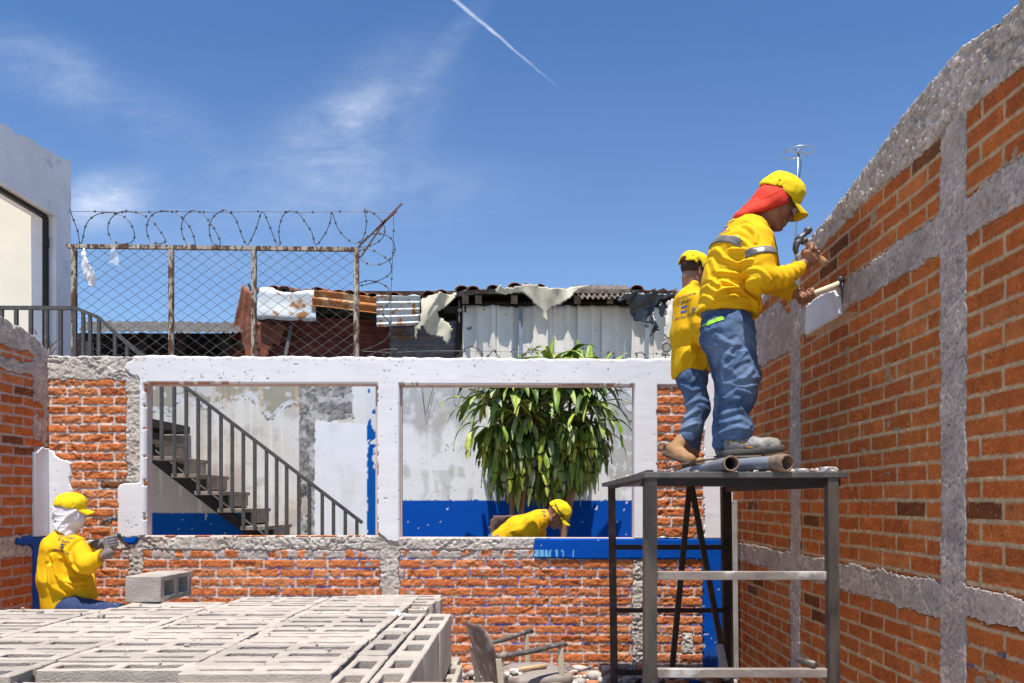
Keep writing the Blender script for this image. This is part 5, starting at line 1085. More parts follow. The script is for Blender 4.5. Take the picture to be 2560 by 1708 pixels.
def grip(s, c, axis, palm, rh, wrist, rw, sc=1.0, k=.006, sgn=1, gl=0.0):
    """a hand closed round a handle: palm, four unequal bent fingers and a thumb; c = handle centre, palm = direction from handle to palm"""
    c = Vector(c); a = Vector(axis).normalized(); p = Vector(palm); p = (p - a * p.dot(a)).normalized(); q = a.cross(p) * sgn
    Rr = rh + .0085 * sc + gl
    def at(off, th, rad): t = R(th); return c + a * off + (p * math.cos(t) + q * math.sin(t)) * rad
    pc = c + p * (Rr + .012 * sc); w_ = Vector(wrist)
    s.cap(pc + a * .028 * sc, pc - a * .026 * sc, .0215 * sc, .0185 * sc, .01); s.cap(pc - q * .008, w_, .024 * sc, rw, .015)
    back = at(0, -35, Rr + .016 * sc); s.cap(back + a * .024 * sc, back - a * .022 * sc, .0165 * sc, .014 * sc, .012)
    for off, r0, r1, e in ((.032, .0092, .0078, 228), (.011, .0095, .008, 244), (-.010, .0092, .0076, 236), (-.029, .0078, .0064, 210)):
        P = [at(off * sc, th, Rr * (1.10 if th == 100 else 1.0) + (.004 if th < 50 else 0)) for th in (12, 55, 100, 150, (150 + e) / 2, e)]
        for i in range(len(P) - 1):
            t0, t1 = i / 5, (i + 1) / 5; s.cap(P[i], P[i+1], (r0 + (r1 - r0) * t0) * sc + gl, (r0 + (r1 - r0) * t1) * sc + gl, .0035)
    P = [at(.012 * sc, -25, Rr + .018), at(.030 * sc, -70, Rr + .010), at(.042 * sc, -120, Rr + .001), at(.040 * sc, -165, Rr)]
    for i, (r0, r1) in enumerate(((.0125, .0115), (.0115, .0098), (.0098, .008))): s.cap(P[i], P[i+1], r0 * sc + gl, r1 * sc + gl, .006)
def Rhead(fwd, up=(0, 0, 1)):
    f = Vector(fwd).normalized(); u = Vector(up); l = u.cross(f).normalized(); u = f.cross(l)
    return Matrix(((f.x, l.x, u.x), (f.y, l.y, u.y), (f.z, l.z, u.z)))
def head(s, c, Rm, sc=1.0, neck=None, rn=.052, jaw=True):
    c = Vector(c); L = lambda *p: c + Rm @ (Vector(p) * sc); e = lambda p, r, k=.012, op='u': s.ell(L(*p), [x * sc for x in r], np.array(Rm), k, op)
    e((-.012, 0, .045), (.097, .076, .086)); e((.022, 0, -.015), (.068, .060, .086)); s.cap(L(.015, .040, -.055), L(.062, .014, -.098), .026 * sc, .020 * sc, .02); s.cap(L(.015, -.040, -.055), L(.062, -.014, -.098), .026 * sc, .020 * sc, .02)
    e((.048, .036, -.022), (.026, .022, .022), .02); e((.048, -.036, -.022), (.026, .022, .022), .02)
    s.cap(L(.074, -.028, .030), L(.074, .028, .030), .0145 * sc, .0145 * sc, .014)
    for y in (-.031, .031): e((.092, y, .008), (.014, .016, .011), .010, 's'); e((.077, y, .006), (.013, .014, .011), .003)
    s.cap(L(.086, 0, .014), L(.110, 0, -.024), .0085 * sc, .0125 * sc, .010); e((.098, .0115, -.032), (.012, .0085, .0085), .005); e((.098, -.0115, -.032), (.012, .0085, .0085), .005)
    e((.080, 0, -.060), (.018, .026, .018), .012); s.cap(L(.094, -.016, -.057), L(.094, .016, -.057), .0065 * sc, .0065 * sc, .004); s.cap(L(.092, -.014, -.070), L(.092, .014, -.070), .0072 * sc, .0072 * sc, .004); s.cap(L(.101, -.02, -.0635), L(.101, .02, -.0635), .0022 * sc, .0022 * sc, .002, op='s')
    e((.078, 0, -.094), (.019, .021, .017), .012)
    for y in (-1, 1): e((-.004, y * .077, -.004), (.019, .009, .032), .005); e((.004, y * .084, .0), (.009, .006, .016), .004, 's'); e((-.004, y * .078, -.030), (.010, .008, .010), .004)
    if neck is not None: s.cap(L(-.022, 0, -.055), neck, rn, rn * 1.12, .03)
    return L
def capwear(parent, c, Rm, sc, mat, yaw_vis=0, h=1.0, gap=False, dx=0, brim_droop=.03, seed=0):
    c = Vector(c); L = lambda *p: c + Rm @ (Vector(p) * sc); Ra = np.array(Rm); lo = np.array(c) - .24; hi = np.array(c) + .26
    def b(s):
        s.ell(L(-.010, 0, .052), (.112 * sc, .091 * sc, .098 * sc * h), Ra, .01); s.ell(L(.035, 0, .088), (.066 * sc, .070 * sc, .060 * sc * h), Ra, .03)
        s.plane(L(0, 0, .030), Rm @ Vector((-.06, 0, -1))); s.ell(L(-.010, 0, .038), (.105 * sc, .084 * sc, .088 * sc * h), Ra, .004, 's')
        if gap: s.ell(L(-.118, 0, .052), (.035 * sc, .030 * sc, .016 * sc), Ra, .004, 's')
        s.ell(L(-.005, 0, .052 + .098 * h), (.008 * sc, .008 * sc, .006 * sc), Ra, .004)
    def seams(x, y, z):
        P = (np.stack([x, y, z], -1) - np.array(c)) @ Ra / sc; an = np.arctan2(P[:, 1], P[:, 0] + .01); w = np.abs(((an / (math.pi / 3) + .0) % 1) - .5) * 2
        return -.0016 * np.exp(-((1 - w) / .04) ** 2) * 1.0 + .0035 * vn(x * 22, y * 22, z * 22, seed) + .002 * vn(x * 45, y * 45, z * 45, seed)
    o = solid('cap', mat, parent, lo, hi, .0045, b, 1, seams)
    # brim: curved plate with thickness
    V_ = []; Fc = []; nu, nv = 17, 9
    for sgn in (0, 1):
        for i in range(nu):
            for j in range(nv):
                a = (i / (nu - 1) - .5) * 2; t = j / (nv - 1); wy = .072 * (1 - .10 * t) * math.sin(a * 1.45) / math.sin(1.45); x0 = .082 * math.sqrt(max(0, 1 - (a * .86) ** 2)) + .004; x1 = .088 + .078 * math.sqrt(max(0, 1 - (a * .93) ** 2))
                x = x0 + (x1 - x0) * t; z = .044 - .012 * t - .030 * a * a * (.5 + .6 * t) - (sgn * .0045); V_.append(L(x, wy, z + .0))
    n = nu * nv
    for i in range(nu - 1):
        for j in range(nv - 1): Fc += [(i*nv+j, (i+1)*nv+j, (i+1)*nv+j+1, i*nv+j+1), (n+i*nv+j+1, n+(i+1)*nv+j+1, n+(i+1)*nv+j, n+i*nv+j)]
    for i in range(nu - 1): j = nv - 1; Fc.append((i*nv+j, (i+1)*nv+j, n+(i+1)*nv+j, n+i*nv+j)); Fc.append((n+i*nv, n+(i+1)*nv, (i+1)*nv, i*nv))
    for j in range(nv - 1): Fc.append((j+1, n+j+1, n+j, j)); i = (nu - 1) * nv; Fc.append((i+j, n+i+j, n+i+j+1, i+j+1))
    mb = MB(); mb.add(V_, Fc); br = mb.build('brim', mat, o, True); return o
def fabric(name, c, rough=.85, var=.12, sheen=.0, bump=.25, bs=260, **k): return M(name, c, rough=rough, var=var, vs=7, bump=bump, bs=bs, bd=.0015, spec=.2, **k)
m_yel = fabric('yellow_jersey', (.78,.43,.006), var=.05); m_yel2 = fabric('yellow_cap', (.80,.56,.012), var=.05); m_denim = M('denim', (.040,.076,.155), rough=.9, var=.3, vs=5, bump=.35, bs=320, bd=.0015, spec=.15, c2=(.19,.27,.40), t2=.56, s2=3.6, w2=.14)
m_denim2 = fabric('navy_trousers', (.03,.05,.12)); m_red = fabric('red_cloth', (.72,.055,.03)); m_whitec = fabric('white_cloth', (.72,.68,.72)); m_glove = fabric('grey_glove', (.20,.175,.165)); m_skin = M('skin', (.30,.135,.075), rough=.5, var=.12, vs=18, bump=.25, bs=160, bd=.001, spec=.35); m_skinp = M('skin_lighter', (.36,.18,.11), rough=.5, var=.1, vs=18, bump=.2, bs=160, bd=.001)
m_hair = M('dark_hair', (.02,.014,.011), rough=.7, var=.4, vs=60, bump=.8, bs=300, bd=.002)
m_band = M('reflective_tape', (.22,.20,.19), rough=.35, metal=.2, var=.35, vs=12, bump=.25, bs=60); m_shoe = M('grey_shoe', (.22,.205,.19), rough=.8, var=.25, vs=14, bump=.4, bs=120, bd=.002, c2=(.42,.39,.35), t2=.58, s2=12); m_boot = M('tan_boot', (.36,.20,.095), rough=.85, var=.2, vs=12, bump=.4, bs=120, bd=.002); m_sole = M('dark_sole', (.10,.09,.08), bump=.5, bs=90); m_soletan = M('tan_sole', (.12,.075,.045), bump=.4); m_oran = fabric('orange_trim', (.75,.28,.02)); m_lens = M('clear_lens', (.6,.62,.66), rough=.12, bump=0, alpha=.45, spec=.8); m_blk = M('black_rubber', (.02,.02,.02), rough=.5, bump=0)
m_wsh = M('hammer_wood', (.46,.27,.12), rough=.55, var=.25, vs=9, bump=.2, stretch=(6,6,1)); m_hst = M('hammer_steel', (.11,.11,.115), rough=.5, metal=.55, var=.3, vs=20, bump=.2)
m_prt = M('print_navy', (.02,.03,.10), bump=0); m_prtb = M('print_blue', (.03,.08,.45), bump=0)
def bvh_of(o):
    me = o.data; return BVHTree.FromPolygons([v.co[:] for v in me.vertices], [p.vertices[:] for p in me.polygons])
def stick(me, o, fr_, dirv, name, mat, lift=.0025):
    """lay a flat mesh (its own x,y in metres) on the garment o by casting rays along dirv"""
    bv = bvh_of(o); bm = bmesh.new(); bm.from_mesh(me); bmesh.ops.triangulate(bm, faces=bm.faces)
    for _ in range(2): bmesh.ops.subdivide_edges(bm, edges=[e for e in bm.edges if e.calc_length() > .012], cuts=1)
    d = Vector(dirv).normalized(); last = None; O, A, B = fr_; A = Vector(A); B = Vector(B); kill = []
    for v in bm.verts:
        p = Vector(O) + A * v.co.x + B * v.co.y; h = bv.ray_cast(p - d * .5, d)
        if h[0] is None: kill.append(v); continue
        v.co = h[0] - d * lift
    bmesh.ops.delete(bm, geom=kill, context='VERTS'); m2 = bpy.data.meshes.new(name); bm.to_mesh(m2); bm.free(); return link(name, m2, mat, o)
def patch(w_, h_, nx=8, ny=3):
    bm = bmesh.new(); bmesh.ops.create_grid(bm, x_segments=nx, y_segments=ny, size=.5); bmesh.ops.scale(bm, vec=(w_, h_, 1), verts=bm.verts); me = bpy.data.meshes.new('p'); bm.to_mesh(me); bm.free(); return me
def band(o, name, p, axis, r, hgt, mat, n=40, lift=.003, keep=None):
    """tape ring laid on the garment: rays cast inwards to the axis"""
    bv = bvh_of(o); p = Vector(p); a = Vector(axis).normalized(); u = a.orthogonal().normalized(); w_ = a.cross(u); V_ = []; rows = []
    for j in range(5):
        for k in range(n):
            t = 2 * math.pi * k / n; d = u * math.cos(t) + w_ * math.sin(t); q = p + a * (j / 4 - .5) * hgt; h = bv.ray_cast(q + d * r, -d)
            V_.append((h[0] + d * lift) if h[0] is not None else q + d * r * .8)
    Fc = [(j*n+k, j*n+(k+1)%n, (j+1)*n+(k+1)%n, (j+1)*n+k) for j in range(4) for k in range(n)]
    if keep: Fc = [f for f in Fc if all(keep((V_[i].x * F / V_[i].y + CX) / S) for i in f)]
    mb = MB(); mb.add(V_, Fc); x = mb.build(name, mat, o, True); md = x.modifiers.new('t', 'SOLIDIFY'); md.thickness = .003; md.offset = 1; return x
def hammer(face, top, butt, lab, claw_dir, sc=1.0, name='hammer'):
    """claw hammer: shaft from butt to top, head across the top"""
    top = Vector(top); butt = Vector(butt); a = (top - butt).normalized(); f = Vector(claw_dir); f = (f - a * f.dot(a)).normalized(); o = empty(name, butt, lab, 'hammer')
    mb = MB(); n = 8; P = [butt.lerp(top, i / n) for i in range(n + 1)]; mb.tube(P, [(.0135 + .004 * math.cos(i * .7) - .003 * (i > 5)) * sc for i in range(n + 1)], 10); mb.build('handle', m_wsh, o, True)
    mb = MB(); h = top
    mb.tube([h - f * .052 * sc, h - f * .034 * sc, h - f * .032 * sc, h - f * .016 * sc, h, h + f * .02 * sc], [.0155*sc, .0155*sc, .0115*sc, .0115*sc, .018*sc, .0165*sc], 12)
    side = a.cross(f)
    for s_ in (-1, 1):
        mb.tube([h + f * .012 * sc + side * s_ * .004, h + f * .030 * sc + side * s_ * .007 - a * .003, h + f * .048 * sc + side * s_ * .009 - a * .014 * sc, h + f * .060 * sc + side * s_ * .010 - a * .032 * sc], [.0145*sc, .0125*sc, .009*sc, .004*sc], 8)
    mb.tube([h - a * .026 * sc, h - a * .008 * sc], [.015*sc, .017*sc], 10); mb.build('head', m_hst, o, True); return o
def shoe(par, heel, toe, zup, ankle, mat, solem, w_=.05, name='boot', hs=.085, tw=1.0):
    heel = Vector(heel); toe = Vector(toe); a = (toe - heel).normalized(); u = Vector(zup); u = (u - a * u.dot(a)).normalized(); l = u.cross(a); Ln = (toe - heel).length; P = lambda x, z, y=0: heel + a * x * Ln + u * z + l * y
    lo = np.minimum(np.array(heel), np.array(toe)) - .12; hi = np.maximum(np.array(heel), np.array(toe)) + np.array((.12, .12, .22))
    def b(s):
        s.cap(P(.16, .052), P(.45, .048), .046, .044, .03, fy=.85, ax=l); s.cap(P(.45, .046), P(.80, .036), .044, .040, .03, fy=1.05, ax=l); s.cap(P(.80, .036), P(.87, .036), .038, .032, .02, fy=1.1, ax=l); s.cap(P(.20, .06), ankle, .047, .050, .035)
        s.plane(P(0, .016), -u); s.plane(ankle, Vector(ankle) - P(.2, .06))
    o = solid(name, mat, par, lo, hi, .005, b, 1, lambda x, y, z: .0022 * vn(x * 30, y * 30, z * 30, 5) + .0012 * vn(x * 70, y * 70, z * 70, 6))
    def b2(s): s.cap(P(.12, .012), P(.45, .012), .050, .043, .02, fy=1, ax=l); s.cap(P(.45, .012), P(.88, .016), .043, .047, .02); s.plane(P(0, .029), u); s.plane(P(0, -.006), -u)
    solid('sole', solem, o, lo - .02, hi, .005, b2, 0, lambda x, y, z: .001 * vn(x * 120, y * 120, z * 120, 7)); 
    mb = MB()
    for k in range(4):
        c = P(.42 + .08 * k, .094 - .012 * k); mb.tube([c - l * .022 + a * .004, c + u * .004, c + l * .022 - a * .004], .0026, 5)
    mb.build('laces', m_whitec if mat is m_shoe else m_sole, o, True); return o, P, l
def name_text(shirt, lines, O, A, B, d, size, sp):
    for k, (tx, off) in enumerate(lines):
        me = textmesh(tx, size); stick(me, shirt, (Vector(O) + Vector(B) * off, A, B), d, 'printed_words', m_prt)

# ---------------------------------------------------------------- man in front, hammering
ZM = 4.35; k_ = PX(ZM)
q = lambda x, y, z=ZM: WP(x, y, z); r_ = lambda v: v * k_
hc = q(1781.5, 468.5, 4.33); th = R(31); Rh = Rhead((math.cos(th), .06, -math.sin(th)), (math.sin(th), 0, math.cos(th))); HS = 1.10
gN = q(1868, 581, 4.12); axN = q(1836, 541, 4.10) - q(1893, 607, 4.14); wN = q(1846, 607, 4.12)
gF = q(1850, 680, 4.42); axF = q(1930, 647, 4.40) - q(1858, 678, 4.42); wF = q(1828, 675, 4.43)
def body1(s):
    T_ = [((1670,722), 42, (1690,600), 44, 1.35), ((1690,600), 46, (1715,548), 40, 1.6), ((1715,545), 36, (1733,520), 28, 1.2)]
    for a, ra, b, rb, fy in T_: s.cap(q(*a), q(*b), r_(ra), r_(rb), .04, fy)
    s.cap(q(1738,553,4.19), q(1741,645,4.10), r_(22), r_(19), .03); s.cap(q(1742,645,4.10), wN, r_(17), r_(11), .02); s.cap(q(1745,555,4.49), q(1765,650,4.52), r_(20), r_(17), .03); s.cap(q(1765,650,4.52), wF, r_(16), r_(10.5), .02)
    for zc, hp, kn, an in ((4.25, (1674,750), (1697,872), (1684,1000)), (4.46, (1664,750), (1668,872), (1656,1010))): s.cap(q(*hp, zc), q(*kn, zc), r_(36), r_(25), .04); s.cap(q(*kn, zc), q(*an, zc), r_(23), r_(15), .03); s.cap(q(an[0], an[1] + 18, zc), q(an[0] + 55, an[1] + 26, zc), r_(13), r_(9), .02)
    L = head(s, hc, Rh, HS, neck=q(1733, 522), rn=.056)
    grip(s, gN, axN, wN - gN, .013, wN, .026, 1.12, sgn=-1); grip(s, gF, axF, (wF - gF) + Vector((0, .02, -.045)), .013, wF, .026, 1.08, sgn=-1)
man = solid('person', m_skin, None, np.array(q(1600, 1075, 3.95)) - .05, np.array((q(1900, 380, 4.6).x + .05, 4.72, q(1900, 380, 4.3).z + .06)), .0062, body1, 1)
tag(man, 'man in front on the scaffold, yellow long sleeved shirt, red neck cloth, swinging a hammer', 'person')
def shirt1(s):
    s.cap(q(1671,716), q(1674,655), r_(63), r_(61), .03, 1.12); s.cap(q(1674,655), q(1692,592), r_(61), r_(62), .03, 1.3); s.cap(q(1692,592), q(1708,548), r_(62), r_(50), .04, 1.45); s.cap(q(1712,545), q(1732,524), r_(46), r_(32), .04, 1.25)
    s.cap(q(1603,722), q(1640,690), r_(8), r_(30), .05, 3); s.cap(q(1722,690), q(1728,712), r_(13), r_(13), .05, 4)
    s.plane(q(1670, 724), (q(1738, 712) - q(1600, 727)).cross(Vector((0, -1, 0))) * -1 if False else Vector((-.08, 0, -1)))
    s.plane(q(1728, 512), (q(1733, 512) - q(1718, 545))); 
    s.cap(q(1736,555,4.185), q(1742,602,4.125), r_(37), r_(33), .045); s.cap(q(1742,602,4.125), q(1745,640,4.085), r_(33), r_(28.5), .03); s.cap(q(1745,641,4.085), q(1795,638,4.09), r_(28.5), r_(22), .02); s.cap(q(1795,638,4.09), q(1838,614,4.115), r_(22), r_(15), .02)
    s.cap(q(1745,556,4.50), q(1765,645,4.53), r_(34), r_(29), .04); s.cap(q(1765,645,4.53), q(1822,673,4.44), r_(28), r_(18), .03)
    d1 = q(1846,609,4.12) - q(1795,638,4.09); s.plane2(q(1841, 612, 4.115), d1, .09); d2 = wF - q(1765,645,4.53); s.plane2(q(1824.5, 674, 4.44), d2, .07)
def plane2(s, p, n, rad):
    p = np.array(p); n = np.array(n, float); n /= np.linalg.norm(n); sl = s._win(p, p, rad)
    X, Y, Z = s._pts(sl); X, Y, Z = X - p[0], Y - p[1], Z - p[2]; s.D[sl] = np.maximum(s.D[sl], np.where(X*X + Y*Y + Z*Z < rad * rad, X * n[0] + Y * n[1] + Z * n[2], -1))
Sdf.plane2 = plane2
CR1 = creases([[(1620,655),(1634,680),(1668,673),(1700,668)], [(1616,676),(1628,696),(1672,690),(1712,694)], [(1640,570),(1652,600),(1676,616),(1700,622)], [(1627,600),(1624,640),(1640,664)], [(1704,596),(1690,572),(1676,556)], [(1706,600),(1688,590),(1668,585)], [(1641,630),(1680,640),(1712,646),(1737,672)], [(1647,654),(1696,678),(1732,700)], [(1633,590),(1637,625)], [(1715,690),(1730,705),(1735,722)], [(1700,530),(1716,560),(1712,580)]], 4.25, 4.36, .0095, 7)
def fold1(x, y, z):
    a = foldfn(.010, (.75, 0, .65), 9, .25, 3)(x, y, z); b = foldfn(.008, (.2, 0, 1), 12, .3, 8)(x, y, z); zt_ = q(0, 600).z; t = sst(zt_ - .12, zt_ + .12, z); arm = sst(q(1748, 0).x, q(1765, 0).x, x); c = foldfn(.006, (-.1, .2, 1), 20, .35, 5)(x, y, z); r0 = a * (1 - t) + b * t * .55; px = (x * F / 4.1 + CX) / S; py = (CY - (z - EYE) * F / 4.1) / S; al = (px - 1755) * .84 - (py - 650) * .54; rg_ = np.sin(al / 2.6 + 1.5 * vn(x * 30, y * 30, z * 30, 6)) * .0028 * (px > 1768) * (y < 4.25)
    return (r0 * .75) * (1 - arm) + c * arm + CR1(x, y, z) + rg_
shirt = solid('shirt', m_yel, man, (q(1590,0).x, 3.95, q(0,740).z), (q(1860,0,4.6).x, 4.78, q(0,485).z), .0058, shirt1, 1, fold1)
band(shirt, 'sleeve_tape', q(1741.5, 589, 4.135), Vector((-.10, .1, 1)), .16, r_(17), m_band, keep=lambda px: px > 1707)
band(shirt, 'chest_tape', q(1672, 584, 4.34), Vector((.61, .0, .79)), .40, r_(17), m_band, 80, keep=lambda px: px < 1706)
B = Vector((.28, .0, .95)).normalized()
for tx, off in (('Constructora', .050), ('El Salvador', .022), ('#HarKerOch', -.050)): stick(textmesh(tx, .030), shirt, (q(1662, 520, 4.30) + B * off, Vector((.5, -.86, 0)), B), Vector((.86, .5, -.15)), 'printed_words', m_prt)
for off in (-.003, -.025): stick(patch(.05, .012), shirt, (q(1662, 520, 4.30) + B * off, Vector((.5, -.86, 0)), B), Vector((.86, .5, -.15)), 'printed_bar', m_prtb)
def jeans1(s):
    s.cap(q(1667,716,4.345), q(1668,770,4.345), r_(54), r_(60), .03, 1.1)
    s.cap(q(1672,768,4.27), q(1695,868,4.23), r_(56), r_(44), .03); s.cap(q(1695,868,4.23), q(1693,905,4.225), r_(44), r_(39), .03); s.cap(q(1693,905,4.225), q(1684,950,4.22), r_(39), r_(28), .03); s.cap(q(1684,950,4.22), q(1689,985,4.22), r_(29), r_(36), .02); s.cap(q(1689,985,4.22), q(1686,1004,4.22), r_(36), r_(31), .02)
    s.cap(q(1662,768,4.43), q(1676,868,4.46), r_(48), r_(36), .03); s.cap(q(1676,868,4.46), q(1664,950,4.46), r_(36), r_(26), .03); s.cap(q(1664,950,4.46), q(1660,1018,4.46), r_(27), r_(25), .02)
    s.plane(q(0, 705), (0, 0, 1)); s.plane2(q(1686, 1010, 4.22), (0, 0, -1), .13); s.plane2(q(1659, 1032, 4.46), (0, 0, -1), .12)
CR2 = creases([[(1654,848),(1711,827)], [(1657,881),(1700,893),(1738,886)], [(1655,929),(1684,897),(1715,905)], [(1641,843),(1620,779)], [(1684,787),(1657,832),(1655,873)], [(1657,970),(1698,962),(1719,978)], [(1649,997),(1684,981),(1722,991)], [(1663,951),(1698,940),(1711,956)], [(1715,800),(1690,830),(1672,850)], [(1722,850),(1705,870),(1680,880)], [(1640,770),(1660,790),(1690,795)], [(1660,915),(1690,918)]], 4.18, 4.36, .0075, 8)
def fold2(x, y, z):
    zk = q(0, 880).z; za = q(0, 985).z; a = foldfn(.011, (.9, 0, .45), 10, .3, 13)(x, y, z); b = foldfn(.014, (1, 0, -.15), 15, .25, 14)(x, y, z); t = sst(zk + .05, za + .06, z); return a * t * .7 + b * (1 - t) * .75 + .002 * vn(x*40, y*40, z*40, 3) + CR2(x, y, z)
jn = solid('jeans', m_denim, man, (q(1595,0).x, 3.98, q(0,1050).z), (q(1760,0,4.5).x, 4.75, q(0,690).z), .0062, jeans1, 1, fold2)
mb = MB(); 
pk = stick(patch(.145, .155, 8, 8), jn, (q(1672, 758, 4.1), Vector((1, 0, .06)), Vector((-.05, 0, 1))), (0, 1, 0), 'pocket', m_denim, .004)
cl = stick(patch(.085, .022, 10, 4), jn, (q(1648, 728, 4.1), Vector((1, 0, .25)), Vector((-.2, 0, 1))), (0, 1, 0), 'green_cloth', fabric('lime_cloth', (.35,.75,.05)), .010)
capwear(man, hc, Rh, HS * 1.02, m_yel2, h=1.10, seed=2)
def scarf(s):
    L = lambda *p: hc + Rh @ (Vector(p) * HS); Ra = np.array(Rh)
    s.ell(L(-.024, 0, .0), (.102, .099, .088), Ra, .02); s.cap(q(1756,468,4.33), q(1724,492,4.33), .068, .052, .03, 1.3); s.cap(q(1724,492,4.33), q(1694,501,4.30), .050, .026, .03, 2.0); s.cap(L(.0, -.06, -.02), q(1700, 497, 4.26), .034, .020, .03)
    s.plane(L(.060, 0, 0), Rh @ Vector((1, 0, .25))); s.plane(L(0, 0, .045), Rh @ Vector((0, 0, 1))); s.plane(q(1760, 490), -((q(1822,462) - q(1700,500)).cross(Vector((0,1,0)))))
scf = solid('neck_cloth', m_red, man, (q(1670,0).x, 4.1, q(0,520).z), (q(1830,0).x, 4.56, q(0,425).z), .0052, scarf, 1, foldfn(.011, (-.8, 0, -.5), 13, .22, 31))
L = lambda *p: hc + Rh @ (Vector(p) * HS)
gl_ = MB(); gl_.tube([L(.0, -.083, .012), L(.05, -.078, .014), L(.088, -.060, .012)], .0038, 6); gl_.tube([L(.0, .083, .012), L(.05, .078, .014), L(.088, .060, .012)], .0038, 6); gl_.tube([L(.098, -.052, .026), L(.112, -.02, .027), L(.114, 0, .024), L(.112, .02, .027), L(.098, .052, .026)], .0036, 6); g_o = gl_.build('safety_glasses', m_blk, man, True)
ln = MB(); P = []; m_ = 12
for j, z in enumerate((.028, .010, -.014)):
    for i in range(m_ + 1): t = (i / m_ - .5) * 2; P.append(L(.113 - .030 * t * t - .003 * (j == 2), .056 * t, z + (.006 * (1 - abs(t)) if j == 2 and abs(t) < .2 else 0)))
ln.add(P, [(j*(m_+1)+i, j*(m_+1)+i+1, (j+1)*(m_+1)+i+1, (j+1)*(m_+1)+i) for j in range(2) for i in range(m_)]); x = ln.build('lens', m_lens, g_o, True); x.modifiers.new('t', 'SOLIDIFY').thickness = .002
zs = PT + .041 + .037 + .012
sh1, P1, l1 = shoe(man, Vector((q(1664,0,4.20).x, 4.20, zs + .012)), Vector((q(1794,0,4.19).x, 4.17, zs + .040)), (0, 0, 1), q(1684, 1006, 4.215), m_shoe, m_sole)
shoe(man, Vector((q(1645,0,4.47).x, 4.47, zs)), Vector((q(1752,0,4.47).x, 4.46, zs)), (0, 0, 1), q(1659, 1020, 4.46), m_shoe, m_sole)
mb = MB()
for a, b, z in ((.08, .34, .058), (.30, .46, .030)): mb.bar(P1(a, z + .012, -.043 if l1.y > 0 else .043), P1(b, z, -.046 if l1.y > 0 else .046), .006, .009)
mb.build('orange_trim', m_oran, sh1, bevel=.003)
hammer(None, q(1838.5, 546, 4.103), q(1894, 608, 4.14), 'claw hammer raised in the right hand of the man in the red neck cloth', q(1809, 578, 4.1) - q(1838, 541, 4.1), 1.3)
# pick hammer held against the wall: wrapped handle, round poll on top, long spike below
o = empty('pick_hammer', q(1858, 678, 4.42), 'pick hammer with a pale wrapped handle and long steel spike held against the right wall', 'hammer')
mb = MB(); P = [q(1843, 684, 4.42), q(1862, 676, 4.42), q(1885, 668, 4.415), q(1908, 660, 4.41), q(1926, 650, 4.405)]; mb.tube(P, [.0125, .0150, .0185, .020, .015], 9); mb.build('handle', M('wrapped_handle', (.62,.53,.38), rough=.85, var=.2, bump=.8, bs=45, bd=.006), o, True)
mb = MB(); mb.tube([q(1929, 641, 4.40), q(1931, 646, 4.40)], [.016, .019], 12); mb.tube([q(1932, 641.5, 4.40), q(1925, 641, 4.40)], [.0165, .0175], 12); mb.tube([q(1931, 646, 4.40), q(1934, 665, 4.405), q(1936, 690, 4.41), q(1938, 722, 4.42)], [.016, .013, .0105, .009], 8); mb.build('head', m_hst, o, True)

# ---------------------------------------------------------------- second man, behind him on the scaffold
Z2 = 5.5; k_ = PX(Z2); q = lambda x, y, z=Z2: WP(x, y, z); hc2 = q(1591, 624, 5.5); Rh2 = Rhead((.80, .55, -.28), (.2, .05, 1))
def body2(s):
    s.cap(q(1584,850), q(1583,760), r_(26), r_(28), .04, 1.3); s.cap(q(1583,760), q(1583,690), r_(30), r_(26), .04, 1.5); s.cap(q(1584,690), q(1588,660), r_(20), r_(14), .03)
    s.cap(q(1600,690,5.34), q(1612,770,5.30), r_(13), r_(12), .03); s.cap(q(1612,770,5.30), q(1645,790,5.28), r_(11), r_(8), .02); s.cap(q(1590,690,5.68), q(1612,770,5.72), r_(13), r_(11), .03)
    for zc, hp, kn, an in ((5.42, (1588,860), (1602,935), (1572,1015)), (5.60, (1584,860), (1600,940), (1592,1030))): s.cap(q(*hp, zc), q(*kn, zc), r_(20), r_(15), .04); s.cap(q(*kn, zc), q(*an, zc), r_(14), r_(9), .03); s.cap(q(an[0], an[1] + 10, zc), q(an[0] + 14, an[1] + 32, zc), r_(8), r_(7), .02)
    head(s, hc2, Rh2, 1.0, neck=q(1587, 668), rn=.054); 
    # hands busy on the tool hidden behind the man in front
    c = q(1662, 788, 5.27); grip(s, c, (.3, 0, 1), q(1645, 790, 5.28) - c, .013, q(1646, 790, 5.28), .024)
man2 = solid('person', m_skinp, None, (q(1515,0).x, 5.15, q(0,1090).z), (q(1685,0).x, 5.85, q(0,585).z), .0075, body2, 1)
tag(man2, 'second man on the scaffold seen from behind, partly hidden by the man in front', 'person')
def shirt2(s):
    s.cap(q(1586,840), q(1584,765), r_(38), r_(40), .04, 1.3); s.cap(q(1584,765), q(1580,700), r_(43), r_(34), .04, 1.5); s.cap(q(1581,690), q(1587,660), r_(30), r_(17), .04, 1.4); s.cap(q(1552,862), q(1570,820), r_(8), r_(20), .05, 2.5); s.cap(q(1624,850), q(1615,820), r_(8), r_(18), .05, 2.5)
    s.cap(q(1598,690,5.33), q(1610,745,5.29), r_(21), r_(19), .03); s.cap(q(1610,745,5.29), q(1614,775,5.29), r_(19), r_(17), .03); s.cap(q(1614,775,5.29), q(1644,790,5.28), r_(15), r_(11), .02); s.cap(q(1588,690,5.68), q(1612,770,5.72), r_(20), r_(16), .03)
    s.plane(q(1588, 862), Vector((.14, 0, -1))); s.plane(q(1587, 648), Vector((.1, 0, 1)))
shirt_2 = solid('shirt', m_yel, man2, (q(1525,0).x, 5.15, q(0,885).z), (q(1660,0).x, 5.86, q(0,645).z), .007, shirt2, 1, foldfn(.011, (.35, 0, 1), 9, .3, 23))
